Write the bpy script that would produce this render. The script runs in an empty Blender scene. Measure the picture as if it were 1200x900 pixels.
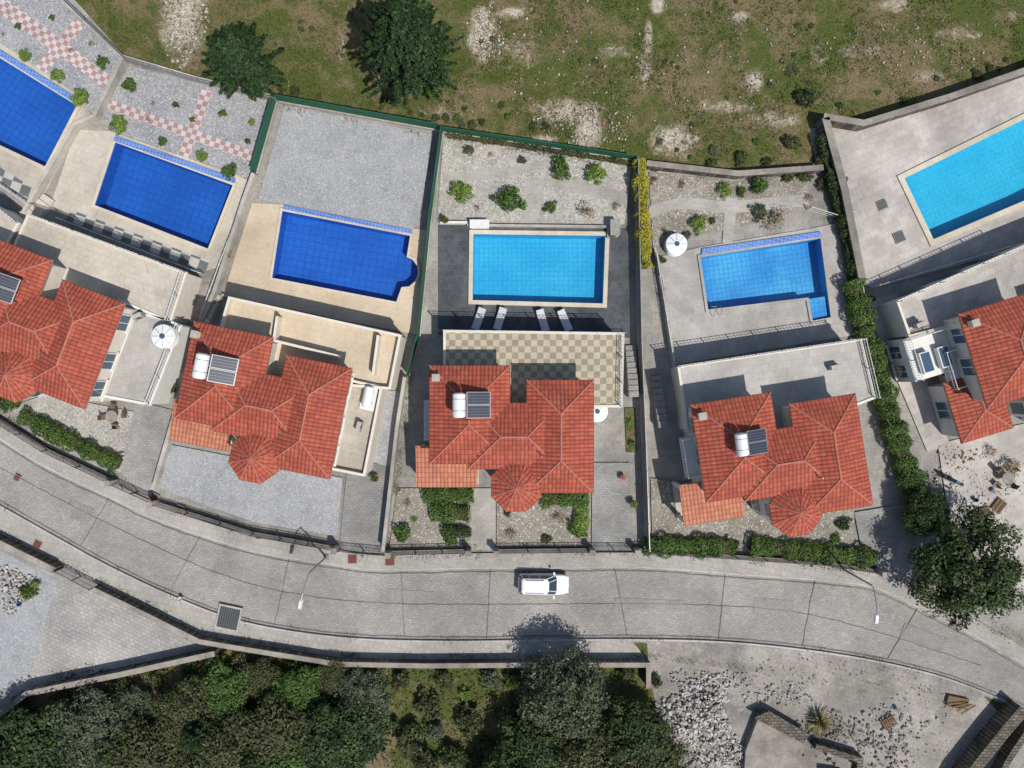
import bpy, bmesh, math, random
import numpy as np
from mathutils import Vector, Matrix
random.seed(7); rng=np.random.default_rng(7)
H=60.0; S=14.0
def W(px,py,z=0.0):
    k=(H-z)/H/S
    return ((px-600)*k,(450-py)*k,z)
def lin(r,g,b,k=1.0):
    f=lambda c:(c/255/12.92 if c/255<=.04045 else ((c/255+.055)/1.055)**2.4)
    return (f(r)*k,f(g)*k,f(b)*k,1)
scene=bpy.context.scene
# ------------------------------------------------------------ materials
class N:
    def __init__(s,name):
        s.m=bpy.data.materials.new(name); s.m.use_nodes=True
        s.t=s.m.node_tree; s.n=s.t.nodes; s.l=s.t.links
        s.b=s.n['Principled BSDF']; s.out=s.n['Material Output']
    def set(s,sock,v):
        if isinstance(v,bpy.types.NodeSocket): s.l.new(v,sock)
        else: sock.default_value=v
    def coord(s,ang=0,kind='Object',loc=(0,0,0.37)):
        tc=s.n.new('ShaderNodeTexCoord'); mp=s.n.new('ShaderNodeMapping')
        s.l.new(tc.outputs[kind],mp.inputs[0]); mp.inputs[2].default_value=(0,0,math.radians(ang)); mp.inputs[1].default_value=loc
        return mp.outputs[0]
    def noise(s,vec,scale,detail=4,rough=.6,dist=0):
        k=s.n.new('ShaderNodeTexNoise'); s.l.new(vec,k.inputs['Vector'])
        k.inputs['Scale'].default_value=scale;k.inputs['Detail'].default_value=detail;k.inputs['Roughness'].default_value=rough;k.inputs['Distortion'].default_value=dist
        return k.outputs[0]
    def voro(s,vec,scale,out='Color'):
        k=s.n.new('ShaderNodeTexVoronoi'); s.l.new(vec,k.inputs['Vector']); k.inputs['Scale'].default_value=scale
        return k.outputs[out]
    def ramp(s,fac,stops):
        k=s.n.new('ShaderNodeValToRGB'); s.l.new(fac,k.inputs[0]); e=k.color_ramp.elements
        while len(e)<len(stops): e.new(.5)
        for i,(p,c) in enumerate(stops):
            e[i].position=p; e[i].color=c if not isinstance(c,(int,float)) else (c,c,c,1)
        return k.outputs[0]
    def mix(s,f,a,b,mode='MIX'):
        k=s.n.new('ShaderNodeMix'); k.data_type='RGBA'; k.blend_type=mode
        s.set(k.inputs[0],f); s.set(k.inputs[6],a); s.set(k.inputs[7],b); return k.outputs[2]
    def math(s,op,a,b=0.0,c=0.0):
        k=s.n.new('ShaderNodeMath'); k.operation=op
        s.set(k.inputs[0],a); s.set(k.inputs[1],b)
        if op in('MULTIPLY_ADD','SMOOTH_MIN'): s.set(k.inputs[2],c)
        return k.outputs[0]
    def mr(s,v,a,b,c,d):
        k=s.n.new('ShaderNodeMapRange'); k.interpolation_type='SMOOTHSTEP'
        s.set(k.inputs[0],v)
        for i,x in enumerate((a,b,c,d)): k.inputs[i+1].default_value=x
        return k.outputs[0]
    def bump(s,h,st,dist=.05):
        k=s.n.new('ShaderNodeBump'); s.l.new(h,k.inputs['Height']); k.inputs['Strength'].default_value=st; k.inputs['Distance'].default_value=dist
        s.l.new(k.outputs[0],s.b.inputs['Normal'])
    def fin(s,col,rough=.9,spec=.25):
        s.set(s.b.inputs['Base Color'],col); s.b.inputs['Roughness'].default_value=rough
        s.b.inputs['Specular IOR Level'].default_value=spec
        return s.m
def surf(name,c1,c2,s1=.3,rough=.9,bump=.3,tile=None,stain=.25,grain=.25,gs=9,spec=.2,blot=.0):
    n=N(name); v=n.coord()
    col=n.mix(n.ramp(n.noise(v,s1,5,.65),[(.35,0),(.65,1)]),c1,c2)
    g=n.noise(v,gs,3,.8)
    col=n.mix(1.0,col,n.ramp(g,[(.3,1-grain),(.7,1.0)]),'MULTIPLY')
    col=n.mix(1.0,col,n.ramp(n.noise(v,.11,6,.7,.6),[(.38,1-stain),(.55,1.0)]),'MULTIPLY')
    col=n.mix(1.0,col,n.ramp(n.noise(v,1.1,6,.8,.9),[(.30,1-stain*1.1),(.43,1.0)]),'MULTIPLY')
    if blot: col=n.mix(n.math('MULTIPLY',n.ramp(n.noise(v,.55,7,.75,.4),[(.60,0),(.72,1)]),blot),col,lin(205,200,192))
    if tile:
        w,h,m,mc,ang,var=tile
        vv=n.coord(ang); b=n.n.new('ShaderNodeTexBrick'); n.l.new(vv,b.inputs['Vector'])
        b.inputs['Scale'].default_value=1; b.inputs['Brick Width'].default_value=w; b.inputs['Row Height'].default_value=h
        b.inputs['Mortar Size'].default_value=m; b.inputs['Mortar Smooth'].default_value=.3
        b.inputs['Color1'].default_value=(1-var,)*3+(1,); b.inputs['Color2'].default_value=(1,1,1,1); b.inputs['Mortar'].default_value=(mc,)*3+(1,)
        col=n.mix(1.0,col,b.outputs[0],'MULTIPLY')
    if bump: n.bump(g,bump,.04)
    return n.fin(col,rough,spec)
def checker(name,c1,c2,size,ang,stain=.25):
    n=N(name); v=n.coord(ang)
    k=n.n.new('ShaderNodeTexChecker'); n.l.new(v,k.inputs[0]); k.inputs[1].default_value=c1;k.inputs[2].default_value=c2;k.inputs[3].default_value=1/size
    col=n.mix(1.0,k.outputs[0],n.ramp(n.noise(v,.8,5,.7),[(.35,1-stain),(.65,1.0)]),'MULTIPLY')
    col=n.mix(1.0,col,n.ramp(n.noise(v,9,3,.8),[(.3,.8),(.7,1.0)]),'MULTIPLY')
    return n.fin(col,.85)
def plain(name,c,rough=.6,spec=.4,metal=0,var=.12):
    n=N(name); v=n.coord()
    col=n.mix(1.0,c,n.ramp(n.noise(v,2.2,5,.7),[(.3,1-var),(.7,1.0)]),'MULTIPLY')
    n.b.inputs['Metallic'].default_value=metal
    return n.fin(col,rough,spec)
def gravel(name,c1,c2,speck=.4,sc=13):
    n=N(name); v=n.coord()
    col=n.mix(n.ramp(n.noise(v,.35,6,.75),[(.35,0),(.65,1)]),c1,c2)
    vor=n.voro(v,sc); sp=n.n.new('ShaderNodeSeparateColor'); n.l.new(vor,sp.inputs[0])
    col=n.mix(1.0,col,n.ramp(sp.outputs[0],[(0,1-speck),(.6,1.0),(1,1.0)]),'MULTIPLY')
    col=n.mix(n.math('MULTIPLY',n.math('GREATER_THAN',sp.outputs[1],.93),.6),col,lin(205,202,196))
    col=n.mix(1.0,col,n.ramp(n.noise(v,.9,6,.8,.5),[(.32,.8),(.5,1.0)]),'MULTIPLY')
    n.bump(sp.outputs[2],.4,.03)
    return n.fin(col,.95,.15)
def leafmat(name,dark,light,dry=None):
    n=N(name); v=n.coord()
    g=n.n.new('ShaderNodeNewGeometry')
    f=n.math('MULTIPLY_ADD',g.outputs['Random Per Island'],.6,n.math('MULTIPLY_ADD',n.noise(v,.9,3,.6),1.2,-.45))
    st=[(0.05,dark),(.75,light)]
    if dry: st.append((.97,dry))
    col=n.ramp(f,st)
    n.fin(col,.55,.25)
    tr=n.n.new('ShaderNodeBsdfTranslucent'); n.l.new(col,tr.inputs[0])
    mx=n.n.new('ShaderNodeMixShader'); mx.inputs[0].default_value=.25
    n.l.new(n.b.outputs[0],mx.inputs[1]); n.l.new(tr.outputs[0],mx.inputs[2]); n.l.new(mx.outputs[0],n.out.inputs[0])
    return n.m
def roofmat(name,c1,c2,c3):
    n=N(name); tc=n.n.new('ShaderNodeTexCoord'); sx=n.n.new('ShaderNodeSeparateXYZ'); n.l.new(tc.outputs['UV'],sx.inputs[0])
    u=n.math('MULTIPLY',sx.outputs[0],1/.30); v=n.math('MULTIPLY',sx.outputs[1],1/.40)
    fu=n.math('FRACT',u); fv=n.math('FRACT',v)
    hu=n.math('SINE',n.math('MULTIPLY',fu,math.pi))
    cv=n.n.new('ShaderNodeCombineXYZ'); n.l.new(n.math('FLOOR',u),cv.inputs[0]); n.l.new(n.math('FLOOR',v),cv.inputs[1])
    wn=n.n.new('ShaderNodeTexWhiteNoise'); wn.noise_dimensions='2D'; n.l.new(cv.outputs[0],wn.inputs[0])
    o=n.coord()
    col=n.mix(wn.outputs[0],c1,c2)
    col=n.mix(n.ramp(n.noise(o,.7,5,.7),[(.45,0),(.75,.8)]),col,c3)
    col=n.mix(n.math('MULTIPLY',n.ramp(n.noise(o,1.7,6,.8),[(.56,0),(.72,1)]),.4),col,lin(128,112,98))
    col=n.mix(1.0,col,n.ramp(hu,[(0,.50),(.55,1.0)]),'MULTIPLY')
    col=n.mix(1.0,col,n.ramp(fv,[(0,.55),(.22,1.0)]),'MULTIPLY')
    n.bump(n.math('ADD',hu,n.math('MULTIPLY',n.math('SUBTRACT',1.0,fv),.4)),.6,.07)
    return n.fin(col,.8,.2)
def watermat(name,tint):
    n=N(name); v=n.coord()
    t=n.n.new('ShaderNodeBsdfTransparent'); t.inputs[0].default_value=tint
    g=n.n.new('ShaderNodeBsdfGlossy'); g.inputs['Roughness'].default_value=.04
    f=n.n.new('ShaderNodeFresnel'); f.inputs[0].default_value=1.33
    b=n.n.new('ShaderNodeBump'); b.inputs['Strength'].default_value=.35; b.inputs['Distance'].default_value=.06
    n.l.new(n.noise(v,2.5,3,.55),b.inputs['Height']); n.l.new(b.outputs[0],g.inputs['Normal']); n.l.new(b.outputs[0],f.inputs['Normal'])
    mx=n.n.new('ShaderNodeMixShader'); n.l.new(f.outputs[0],mx.inputs[0]); n.l.new(t.outputs[0],mx.inputs[1]); n.l.new(g.outputs[0],mx.inputs[2]); n.l.new(mx.outputs[0],n.out.inputs[0])
    return n.m
def pooltile(name,c1,c2,ang,line,size=.6):
    n=N(name); v=n.coord(ang)
    b=n.n.new('ShaderNodeTexBrick'); b.offset=0; n.l.new(v,b.inputs[0])
    b.inputs['Scale'].default_value=1; b.inputs['Brick Width'].default_value=size;b.inputs['Row Height'].default_value=size;b.inputs['Mortar Size'].default_value=.035
    col=n.mix(n.ramp(n.noise(v,.35,3,.5),[(.35,0),(.65,1)]),c1,c2)
    b.inputs['Color1'].default_value=(0,0,0,1); b.inputs['Color2'].default_value=(0.1,.1,.1,1); b.inputs['Mortar'].default_value=(1,1,1,1)
    col=n.mix(n.math('MULTIPLY',b.outputs[0],.5),col,line)
    w=n.voro(n.coord(ang+20),3.2,'Distance')  # faint caustic ripple light, painted into the tile colour by cells
    col=n.mix(1.0,col,n.ramp(w,[(.0,.84),(.6,1.0)]),'MULTIPLY')
    return n.fin(col,.4,.3)

M={}
def fieldmat():
    n=N('field_grass'); v=n.coord(loc=(0,0,0))
    big=n.noise(v,.09,6,.75,.6); mid=n.noise(v,.5,6,.78,.4); fine=n.noise(v,5,4,.8)
    grass=n.mix(n.ramp(fine,[(.3,0),(.7,1)]),lin(46,56,26),lin(96,102,52))
    brown=n.mix(n.ramp(fine,[(.3,0),(.7,1)]),lin(88,76,54),lin(138,121,95))
    f=n.math('MULTIPLY_ADD',big,1.0,n.math('MULTIPLY',mid,.7))
    col=n.mix(n.ramp(f,[(.80,0),(.96,.95)]),grass,brown)
    stone=n.mix(n.ramp(n.noise(v,3,4,.8),[(.3,0),(.6,1)]),lin(132,118,98),lin(202,192,176))
    geo=n.n.new('ShaderNodeSeparateXYZ'); n.l.new(v,geo.inputs[0])
    acc=None
    for (px,py,rx,ry,k) in [(215,15,30,60,.9),(565,40,18,36,.95),(600,15,26,8,.7),(665,130,48,18,.75),(690,150,20,34,.85),(635,165,26,10,.7),(790,165,34,22,.8),(755,85,10,24,.7),(770,5,10,16,.8),(885,95,14,18,.8),(1050,5,24,12,.7),(870,20,26,8,.6),(760,45,7,30,.7),(520,130,50,12,.5),(850,125,70,9,.6),(520,870,20,50,.2),(610,60,40,30,.45),(720,60,34,12,.5),(905,140,40,14,.6),(1010,60,40,12,.55),(1120,40,36,12,.6),(1090,90,30,10,.6),(960,70,16,22,.5),(1180,20,24,12,.5),(400,60,8,40,.5)]:
        x,y,_=W(px,py); 
        dx=n.math('DIVIDE',n.math('SUBTRACT',geo.outputs[0],x),rx/S); dy=n.math('DIVIDE',n.math('SUBTRACT',geo.outputs[1],y),ry/S)
        d=n.math('SQRT',n.math('ADD',n.math('MULTIPLY',dx,dx),n.math('MULTIPLY',dy,dy)))
        m_=n.math('MULTIPLY',n.mr(d,.0,1.7,1.0,.0),k)
        acc=m_ if acc is None else n.math('MAXIMUM',acc,m_)
    col=n.mix(n.math('MULTIPLY',n.ramp(n.math('MULTIPLY_ADD',mid,.8,n.math('MULTIPLY',acc,.6)),[(.55,0),(.8,1)]),.85),col,brown)
    pf=n.math('MULTIPLY_ADD',n.noise(v,.8,9,.88,.7),1.0,n.math('MULTIPLY',acc,.42))
    col=n.mix(n.ramp(pf,[(.66,0),(.84,.9)]),col,stone)
    n.bump(n.math('ADD',fine,mid),.9,.12)
    return n.fin(col,.95,.1)
M['field']=fieldmat()
M['road']=surf('road_pavers',lin(154,149,142),lin(170,165,157),.2,tile=(.42,.21,.03,.74,-8,.16),stain=.2,grain=.28,gs=6,blot=.35)
M['pave']=surf('sidewalk_pavers',lin(164,158,150),lin(180,174,165),.4,tile=(.5,.5,.03,.78,12,.1),stain=.2,blot=.2)
M['drive']=surf('driveway_pavers',lin(144,142,138),lin(168,165,159),.3,tile=(.4,.2,.03,.72,3,.18),stain=.25,blot=.2)
M['patch']=surf('patch_pavers',lin(146,142,136),lin(158,154,147),.3,tile=(.4,.2,.03,.76,40,.12),stain=.15,gs=6)
M['seam']=surf('road_seam',lin(104,100,95),lin(130,126,120),.9,stain=.3)
M['lot']=surf('lot_pavers',lin(156,153,148),lin(186,182,174),.25,tile=(.45,.3,.04,.72,25,.18),stain=.28,blot=.3)
M['lot2']=surf('lot_dirty_pavers',lin(142,136,128),lin(178,171,161),.3,tile=(.4,.4,.03,.78,15,.15),stain=.34,grain=.35,blot=.55)
M['kerb']=surf('kerb_stone',lin(172,168,160),lin(192,187,178),.6,stain=.3)
M['yard']=surf('yard_concrete',lin(148,144,136),lin(177,171,162),.25,tile=(.6,.6,.03,.82,0,.1),stain=.33,grain=.33,blot=.3)
M['beige']=surf('beige_deck',lin(190,172,147),lin(204,188,164),.25,tile=(.5,.5,.025,.88,10,.06),stain=.16,grain=.16)
M['cream']=surf('cream_deck',lin(186,176,160),lin(202,193,178),.3,tile=(.5,.5,.025,.84,20,.08),stain=.24,grain=.18)
M['grayd']=surf('gray_stone_deck',lin(168,163,156),lin(187,182,175),.35,tile=(.6,.6,.03,.85,-8,.1),stain=.2,grain=.2)
M['paled']=surf('pale_stone_deck',lin(174,167,159),lin(198,191,183),.3,tile=(.9,.55,.04,.84,-25,.16),stain=.2,grain=.22,blot=.3)
M['darkd']=surf('dark_slate_deck',lin(78,82,86),lin(104,108,111),.4,tile=(.5,.5,.03,1.0,0,.25),stain=.3,grain=.25)
M['gravel']=gravel('grey_gravel',lin(142,142,143),lin(160,159,158))
M['gravelf']=gravel('fine_grey_gravel',lin(146,147,148),lin(159,159,159),.3,18)
M['gravelb']=gravel('beige_gravel',lin(152,148,139),lin(176,171,161),.4,11)
M['soil']=gravel('garden_soil',lin(128,121,109),lin(152,145,133),.4,11)
M['path']=surf('garden_path',lin(165,160,151),lin(185,180,170),.5,tile=(.6,.4,.03,.85,5,.1),stain=.24)
M['pink']=checker('pink_white_pavers',lin(176,136,131),lin(196,192,188),.42,33)
M['pink1']=checker('pink_white_pavers_b',lin(176,136,131),lin(196,192,188),.42,20)
M['gchk']=checker('grey_white_pavers',lin(106,110,111),lin(188,184,175),.85,20)
M['tchk']=checker('beige_brown_terrace',lin(186,176,150),lin(152,141,124),.5,0,.2)
M['wall']=plain('cream_render',lin(212,203,188),.85,.2,var=.18)
M['white']=plain('white_render',lin(214,211,204),.8,.2,var=.16)
M['wwall']=surf('weathered_wall',lin(168,162,151),lin(192,186,175),.7,stain=.35,bump=.2)
M['stone']=surf('stone_wall',lin(116,107,96),lin(154,143,128),1.2,tile=(.45,.25,.06,.4,0,.4),stain=.3,grain=.45,gs=4,bump=.8)
M['green']=plain('green_screen',lin(44,94,72),.7,.2,var=.35)
M['iron']=plain('dark_iron',lin(48,48,50),.5,.4)
M['rail']=plain('white_rail',lin(206,206,203),.4,.4)
M['steel']=plain('steel',lin(150,150,150),.4,.5,.5)
M['tank']=plain('tank_white',lin(218,218,216),.35,.5,var=.1)
M['glass']=plain('dark_glass',lin(38,48,60),.08,.8)
M['glassb']=plain('window_glass',lin(62,84,104),.1,.8)
M['solar']=plain('solar_glass',lin(50,56,68),.3,.6,var=.3)
M['carw']=plain('car_paint',lin(218,218,218),.3,.6,var=.05)
M['rubber']=plain('rubber',lin(28,28,28),.8,.2)
M['red']=plain('tail_light',lin(160,20,18),.3,.5)
M['bluep']=plain('blue_plastic',lin(50,90,140),.5,.4)
M['brown']=plain('rusty_cover',lin(112,66,54),.8,.2,var=.3)
M['bark']=plain('bark',lin(88,76,60),.95,.1,var=.5)
M['roof']=roofmat('roof_tiles',lin(146,72,56),lin(170,88,69),lin(130,64,52))
M['roof2']=roofmat('porch_tiles',lin(172,108,84),lin(186,124,97),lin(160,98,78))
M['cap']=plain('ridge_cap',lin(180,118,100),.85,.2,var=.4)
M['fascia']=plain('fascia',lin(176,118,100),.8,.2)
M['water']=watermat('pool_water',(.9,.96,.99,1))
M['pb1']=pooltile('pool_tile_blue_a',lin(30,82,160),lin(36,92,174),20,lin(20,62,132))
M['pb0']=pooltile('pool_tile_blue_b',lin(30,82,160),lin(36,92,174),33,lin(20,62,132))
M['pb2']=pooltile('pool_tile_blue_c',lin(32,86,168),lin(38,98,182),10,lin(20,62,136))
M['pc3']=pooltile('pool_tile_cyan',lin(40,154,194),lin(56,168,203),0,lin(26,130,176),.4)
M['pc4']=pooltile('pool_tile_azure',lin(42,128,186),lin(76,162,202),-8,lin(28,98,168),.4)
M['pc5']=pooltile('pool_tile_aqua',lin(36,160,190),lin(50,172,200),-25,lin(30,150,186),.4)
M['strip']=pooltile('pool_gutter_tile',lin(70,106,172),lin(88,124,184),15,lin(150,166,196),.3)
M['coping']=surf('pool_coping',lin(196,184,162),lin(210,199,178),.8,stain=.18)
M['leafdk']=leafmat('leaf_dark',lin(24,34,18),lin(76,92,50))
M['leafpine']=leafmat('leaf_pine',lin(20,34,20),lin(60,84,46))
M['leafmid']=leafmat('leaf_mid',lin(34,52,22),lin(96,122,56))
M['leaflt']=leafmat('leaf_light',lin(58,82,30),lin(136,158,72))
M['leafyel']=leafmat('leaf_yellow',lin(110,110,30),lin(180,170,62))
M['leafgry']=leafmat('leaf_grey',lin(45,55,40),lin(102,110,84))
M['leafdry']=leafmat('leaf_dry',lin(92,76,56),lin(156,136,106))
M['leafscr']=leafmat('leaf_scrub',lin(38,44,26),lin(90,94,56),lin(122,110,80))
M['leafred']=leafmat('leaf_red',lin(92,52,42),lin(130,84,64))
M['tuft']=leafmat('grass_tuft',lin(48,60,26),lin(102,110,56),lin(156,142,104))
M['rubble']=plain('rubble',lin(188,183,176),.9,.15,var=.35)
M['conc']=surf('old_concrete',lin(138,131,121),lin(168,160,149),.7,stain=.35,grain=.35)
M['darkgrate']=plain('grate',lin(80,82,82),.6,.4)
M['sun']=plain('lounger_fabric',lin(188,188,190),.8,.2)
M['wood']=plain('wood',lin(120,96,70),.8,.2,var=.4)
# ------------------------------------------------------------ mesh builder
class MB:
    def __init__(s): s.v=[];s.f=[];s.fm=[];s.uv=[];s.mats=[];s.has=False
    def mi(s,m):
        m=M[m] if isinstance(m,str) else m
        if m not in s.mats: s.mats.append(m)
        return s.mats.index(m)
    def face(s,pts,m,uv=None):
        i=len(s.v); s.v+= [tuple(p) for p in pts]; s.f.append(tuple(range(i,i+len(pts)))); s.fm.append(s.mi(m))
        if uv: s.has=True
        s.uv.append(uv or [(0,0)]*len(pts))
    def box(s,c,sz,m,rz=0,ry=0,rx=0,top=1.0):
        R=Matrix.Rotation(rz,3,'Z')@Matrix.Rotation(ry,3,'Y')@Matrix.Rotation(rx,3,'X'); c=Vector(c); h=[x/2 for x in sz]
        P=[]
        for z in(-1,1):
            t=top if z==1 else 1
            for x,y in((-1,-1),(1,-1),(1,1),(-1,1)): P.append(c+R@Vector((x*h[0]*t,y*h[1]*t,z*h[2])))
        for q in((3,2,1,0),(4,5,6,7),(0,1,5,4),(1,2,6,5),(2,3,7,6),(3,0,4,7)): s.face([P[i] for i in q],m)
    def prism(s,poly,z0,z1,m,top=None,bottom=True):
        n=len(poly)
        s.face([(p[0],p[1],z1) for p in poly],top or m)
        if bottom: s.face([(p[0],p[1],z0) for p in reversed(poly)],m)
        for i in range(n):
            a=poly[i];b=poly[(i+1)%n]; s.face([(a[0],a[1],z0),(b[0],b[1],z0),(b[0],b[1],z1),(a[0],a[1],z1)],m)
    def tube(s,p,q,r1,r2,m,n=10,caps=True):
        p=Vector(p);q=Vector(q);d=(q-p).normalized(); a=d.orthogonal().normalized(); b=d.cross(a)
        A=[p+(a*math.cos(t)+b*math.sin(t))*r1 for t in [2*math.pi*i/n for i in range(n)]]
        B=[q+(a*math.cos(t)+b*math.sin(t))*r2 for t in [2*math.pi*i/n for i in range(n)]]
        for i in range(n): s.face([A[i],A[(i+1)%n],B[(i+1)%n],B[i]],m)
        if caps: s.face(list(reversed(A)),m); s.face(B,m)
    def obj(s,name,parent=None,weld=False):
        me=bpy.data.meshes.new(name); me.from_pydata(s.v,[],s.f)
        for m in s.mats: me.materials.append(m)
        me.polygons.foreach_set('material_index',s.fm)
        if s.has:
            u=me.uv_layers.new(name='UVMap'); u.data.foreach_set('uv',[c for f in s.uv for p in f for c in p])
        o=bpy.data.objects.new(name,me); scene.collection.objects.link(o)
        if parent: o.parent=parent
        return o
def empty(name,loc=(0,0,0),rz=0):
    e=bpy.data.objects.new(name,None); e.location=loc; e.rotation_euler=(0,0,rz); scene.collection.objects.link(e); return e
def wp(pts,z=0): return [W(p[0],p[1],z) for p in pts]
def V2(pts): return [Vector(p[:2]) for p in wp(pts)]
def offs(path,d,closed=False):
    P=[Vector(p[:2]) for p in path]; n=len(P); out=[]
    for i in range(n):
        if closed: a=P[i-1];b=P[i];c=P[(i+1)%n]
        else: a=P[max(i-1,0)];b=P[i];c=P[min(i+1,n-1)]
        d1=(b-a) if (b-a).length>1e-6 else (c-b); d2=(c-b) if (c-b).length>1e-6 else d1
        d1=d1.normalized();d2=d2.normalized(); n1=Vector((-d1.y,d1.x));n2=Vector((-d2.y,d2.x)); m=(n1+n2)
        m=m.normalized() if m.length>1e-4 else n1
        out.append(b+m*(d/max(.4,m.dot(n1))))
    return out
def smooth(path,n=4):
    P=[Vector(p[:2]) for p in path]; out=[]
    for i in range(len(P)-1):
        p0=P[max(i-1,0)];p1=P[i];p2=P[i+1];p3=P[min(i+2,len(P)-1)]
        for k in range(n):
            t=k/n; out.append(.5*((2*p1)+(p2-p0)*t+(2*p0-5*p1+4*p2-p3)*t*t+(3*p1-p0-3*p2+p3)*t**3))
    out.append(P[-1]); return out
zc=[0.0]
def sheet(name,px,mat,holes=[]):
    zc[0]+=.0035; z=zc[0]
    pts=wp(px) if not isinstance(px[0],Vector) else px
    me=bpy.data.meshes.new(name); bm=bmesh.new()
    def loop(ps):
        vs=[bm.verts.new((p[0],p[1],z)) for p in ps]; return [bm.edges.new((vs[i],vs[(i+1)%len(vs)])) for i in range(len(vs))],vs
    if holes:
        E=loop(pts)[0]
        for h in holes: E+=loop(h)[0]
        bmesh.ops.triangle_fill(bm,use_beauty=True,use_dissolve=False,edges=E)
    else:
        bm.faces.new(loop(pts)[1])
    bmesh.ops.recalc_face_normals(bm,faces=bm.faces)
    for f in bm.faces:
        if f.normal.z<0: f.normal_flip()
    bm.to_mesh(me); bm.free(); me.materials.append(M[mat]); o=bpy.data.objects.new(name,me); scene.collection.objects.link(o); return z
def band(mb,L,R,z0,z1,m,closed=False):
    n=len(L); rg=range(n if closed else n-1)
    for i in rg:
        j=(i+1)%n
        mb.face([(L[i][0],L[i][1],z1),(R[i][0],R[i][1],z1),(R[j][0],R[j][1],z1),(L[j][0],L[j][1],z1)],m)
        mb.face([(L[i][0],L[i][1],z0),(L[j][0],L[j][1],z0),(L[j][0],L[j][1],z1),(L[i][0],L[i][1],z1)],m)
        mb.face([(R[j][0],R[j][1],z0),(R[i][0],R[i][1],z0),(R[i][0],R[i][1],z1),(R[j][0],R[j][1],z1)],m)
    if not closed:
        for i in(0,n-1): mb.face([(L[i][0],L[i][1],z0),(R[i][0],R[i][1],z0),(R[i][0],R[i][1],z1),(L[i][0],L[i][1],z1)],m)
def wall(name,px,h,th,mat,z0=0,cap=None,parent=None):
    P=wp(px,z0) if not isinstance(px[0],Vector) else px
    mb=MB(); band(mb,offs(P,th/2),offs(P,-th/2),z0,z0+h,mat)
    if cap: band(mb,offs(P,th/2+.05),offs(P,-th/2-.05),z0+h+.003,z0+h+.08,cap)
    return mb.obj(name,parent)
def resample(P,step):
    P=[Vector(p[:2]) for p in P]; out=[P[0]]
    for a,b in zip(P,P[1:]):
        L=(b-a).length; k=max(1,round(L/step))
        for i in range(1,k+1): out.append(a+(b-a)*(i/k))
    return out
def railing(name,px,h,mat,z0=0,step=.35,post=2.0,parent=None,r=.022):
    P=[Vector(p[:2]) for p in (wp(px,z0) if not isinstance(px[0],Vector) else px)]; mb=MB()
    for a,b in zip(P,P[1:]):
        for hh,t in((h,.05),(h*.55,.03),(.12,.03)):
            mb.tube((a.x,a.y,z0+hh),(b.x,b.y,z0+hh),t*.6,t*.6,mat,5,False)
    for p in resample(P,step): mb.tube((p.x,p.y,z0),(p.x,p.y,z0+h),r*.7,r*.7,mat,4,False)
    for p in resample(P,post): mb.box((p.x,p.y,z0+h/2+.03),(.07,.07,h+.06),mat)
    return mb.obj(name,parent)
def screenfence(name,px,h,z0=0,mat='green'):
    P=[Vector(p[:2]) for p in wp(px,z0)]; e=empty(name); mb=MB(); band(mb,offs(P,.1),offs(P,-.1),z0,z0+.5,'wwall'); mb.obj('base_wall',e)
    mb=MB(); band(mb,offs(P,.03),offs(P,-.03),z0+.503,z0+h,mat); mb.obj('screen',e)
    mb=MB()
    for p in resample(P,2.2): mb.tube((p.x,p.y,z0+.5),(p.x,p.y,z0+h+.12),.05,.05,mat,6)
    mb.obj('posts',e)
# ------------------------------------------------------------ foliage
def leaves(name,C,Nn,size,mat,jit=.55):
    C=np.asarray(C);n=len(C); nr=np.asarray(Nn)+rng.normal(0,jit,(n,3)); nr/=np.linalg.norm(nr,axis=1,keepdims=True)+1e-9
    t=rng.normal(0,1,(n,3)); a=np.cross(nr,t); a/=np.linalg.norm(a,axis=1,keepdims=True)+1e-9; b=np.cross(nr,a)
    s=(size*rng.uniform(.55,1.3,n))[:,None]; 
    V=np.stack([C-a*s,C-b*s*.55,C+a*s,C+b*s*.55],1).reshape(-1,3)
    F=np.arange(4*n).reshape(n,4)
    me=bpy.data.meshes.new(name); me.from_pydata(V.tolist(),[],F.tolist()); me.materials.append(M[mat]); return me
def unit(n):
    v=rng.normal(0,1,(n,3)); return v/np.linalg.norm(v,axis=1,keepdims=True)
def crown(R,Hc,nc,per,clr=.28,z0=0,shell=.45,spiky=.25):
    C=[];Nn=[];cc=[]
    for i in range(nc):
        d=unit(1)[0]; d[2]=abs(d[2])*1.0-.25
        r=rng.uniform(shell,1)**.6*(1-rng.uniform(0,spiky))
        c=np.array([d[0]*R*r,d[1]*R*r,z0+Hc*.4+d[2]*Hc*.55*r]); cr=R*clr*rng.uniform(.6,1.35)
        u=unit(per); rr=rng.uniform(.55,1.05,per)[:,None]
        C.append(c+u*rr*cr*np.array([1,1,.8])); Nn.append(u+np.array([0,0,.4])); cc.append(c)
    return np.concatenate(C),np.concatenate(Nn),cc
def treemesh(R,Ht,nc,per,ls,mat,clr=.28):
    C,Nn,cc=crown(R,Ht*.75,nc,per,clr,Ht*.22)
    me=leaves('crown',C,Nn,ls,mat)
    mb=MB(); mb.tube((0,0,0),(.1,.05,Ht*.45),R*.075,R*.05,'bark')
    for c in cc[:14]: mb.tube((.1,.05,Ht*rng.uniform(.3,.45)),tuple(c),R*.035,R*.01,'bark',5,False)
    o=mb.obj('trunk'); tm=o.data; bpy.data.objects.remove(o); return me,tm
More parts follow.
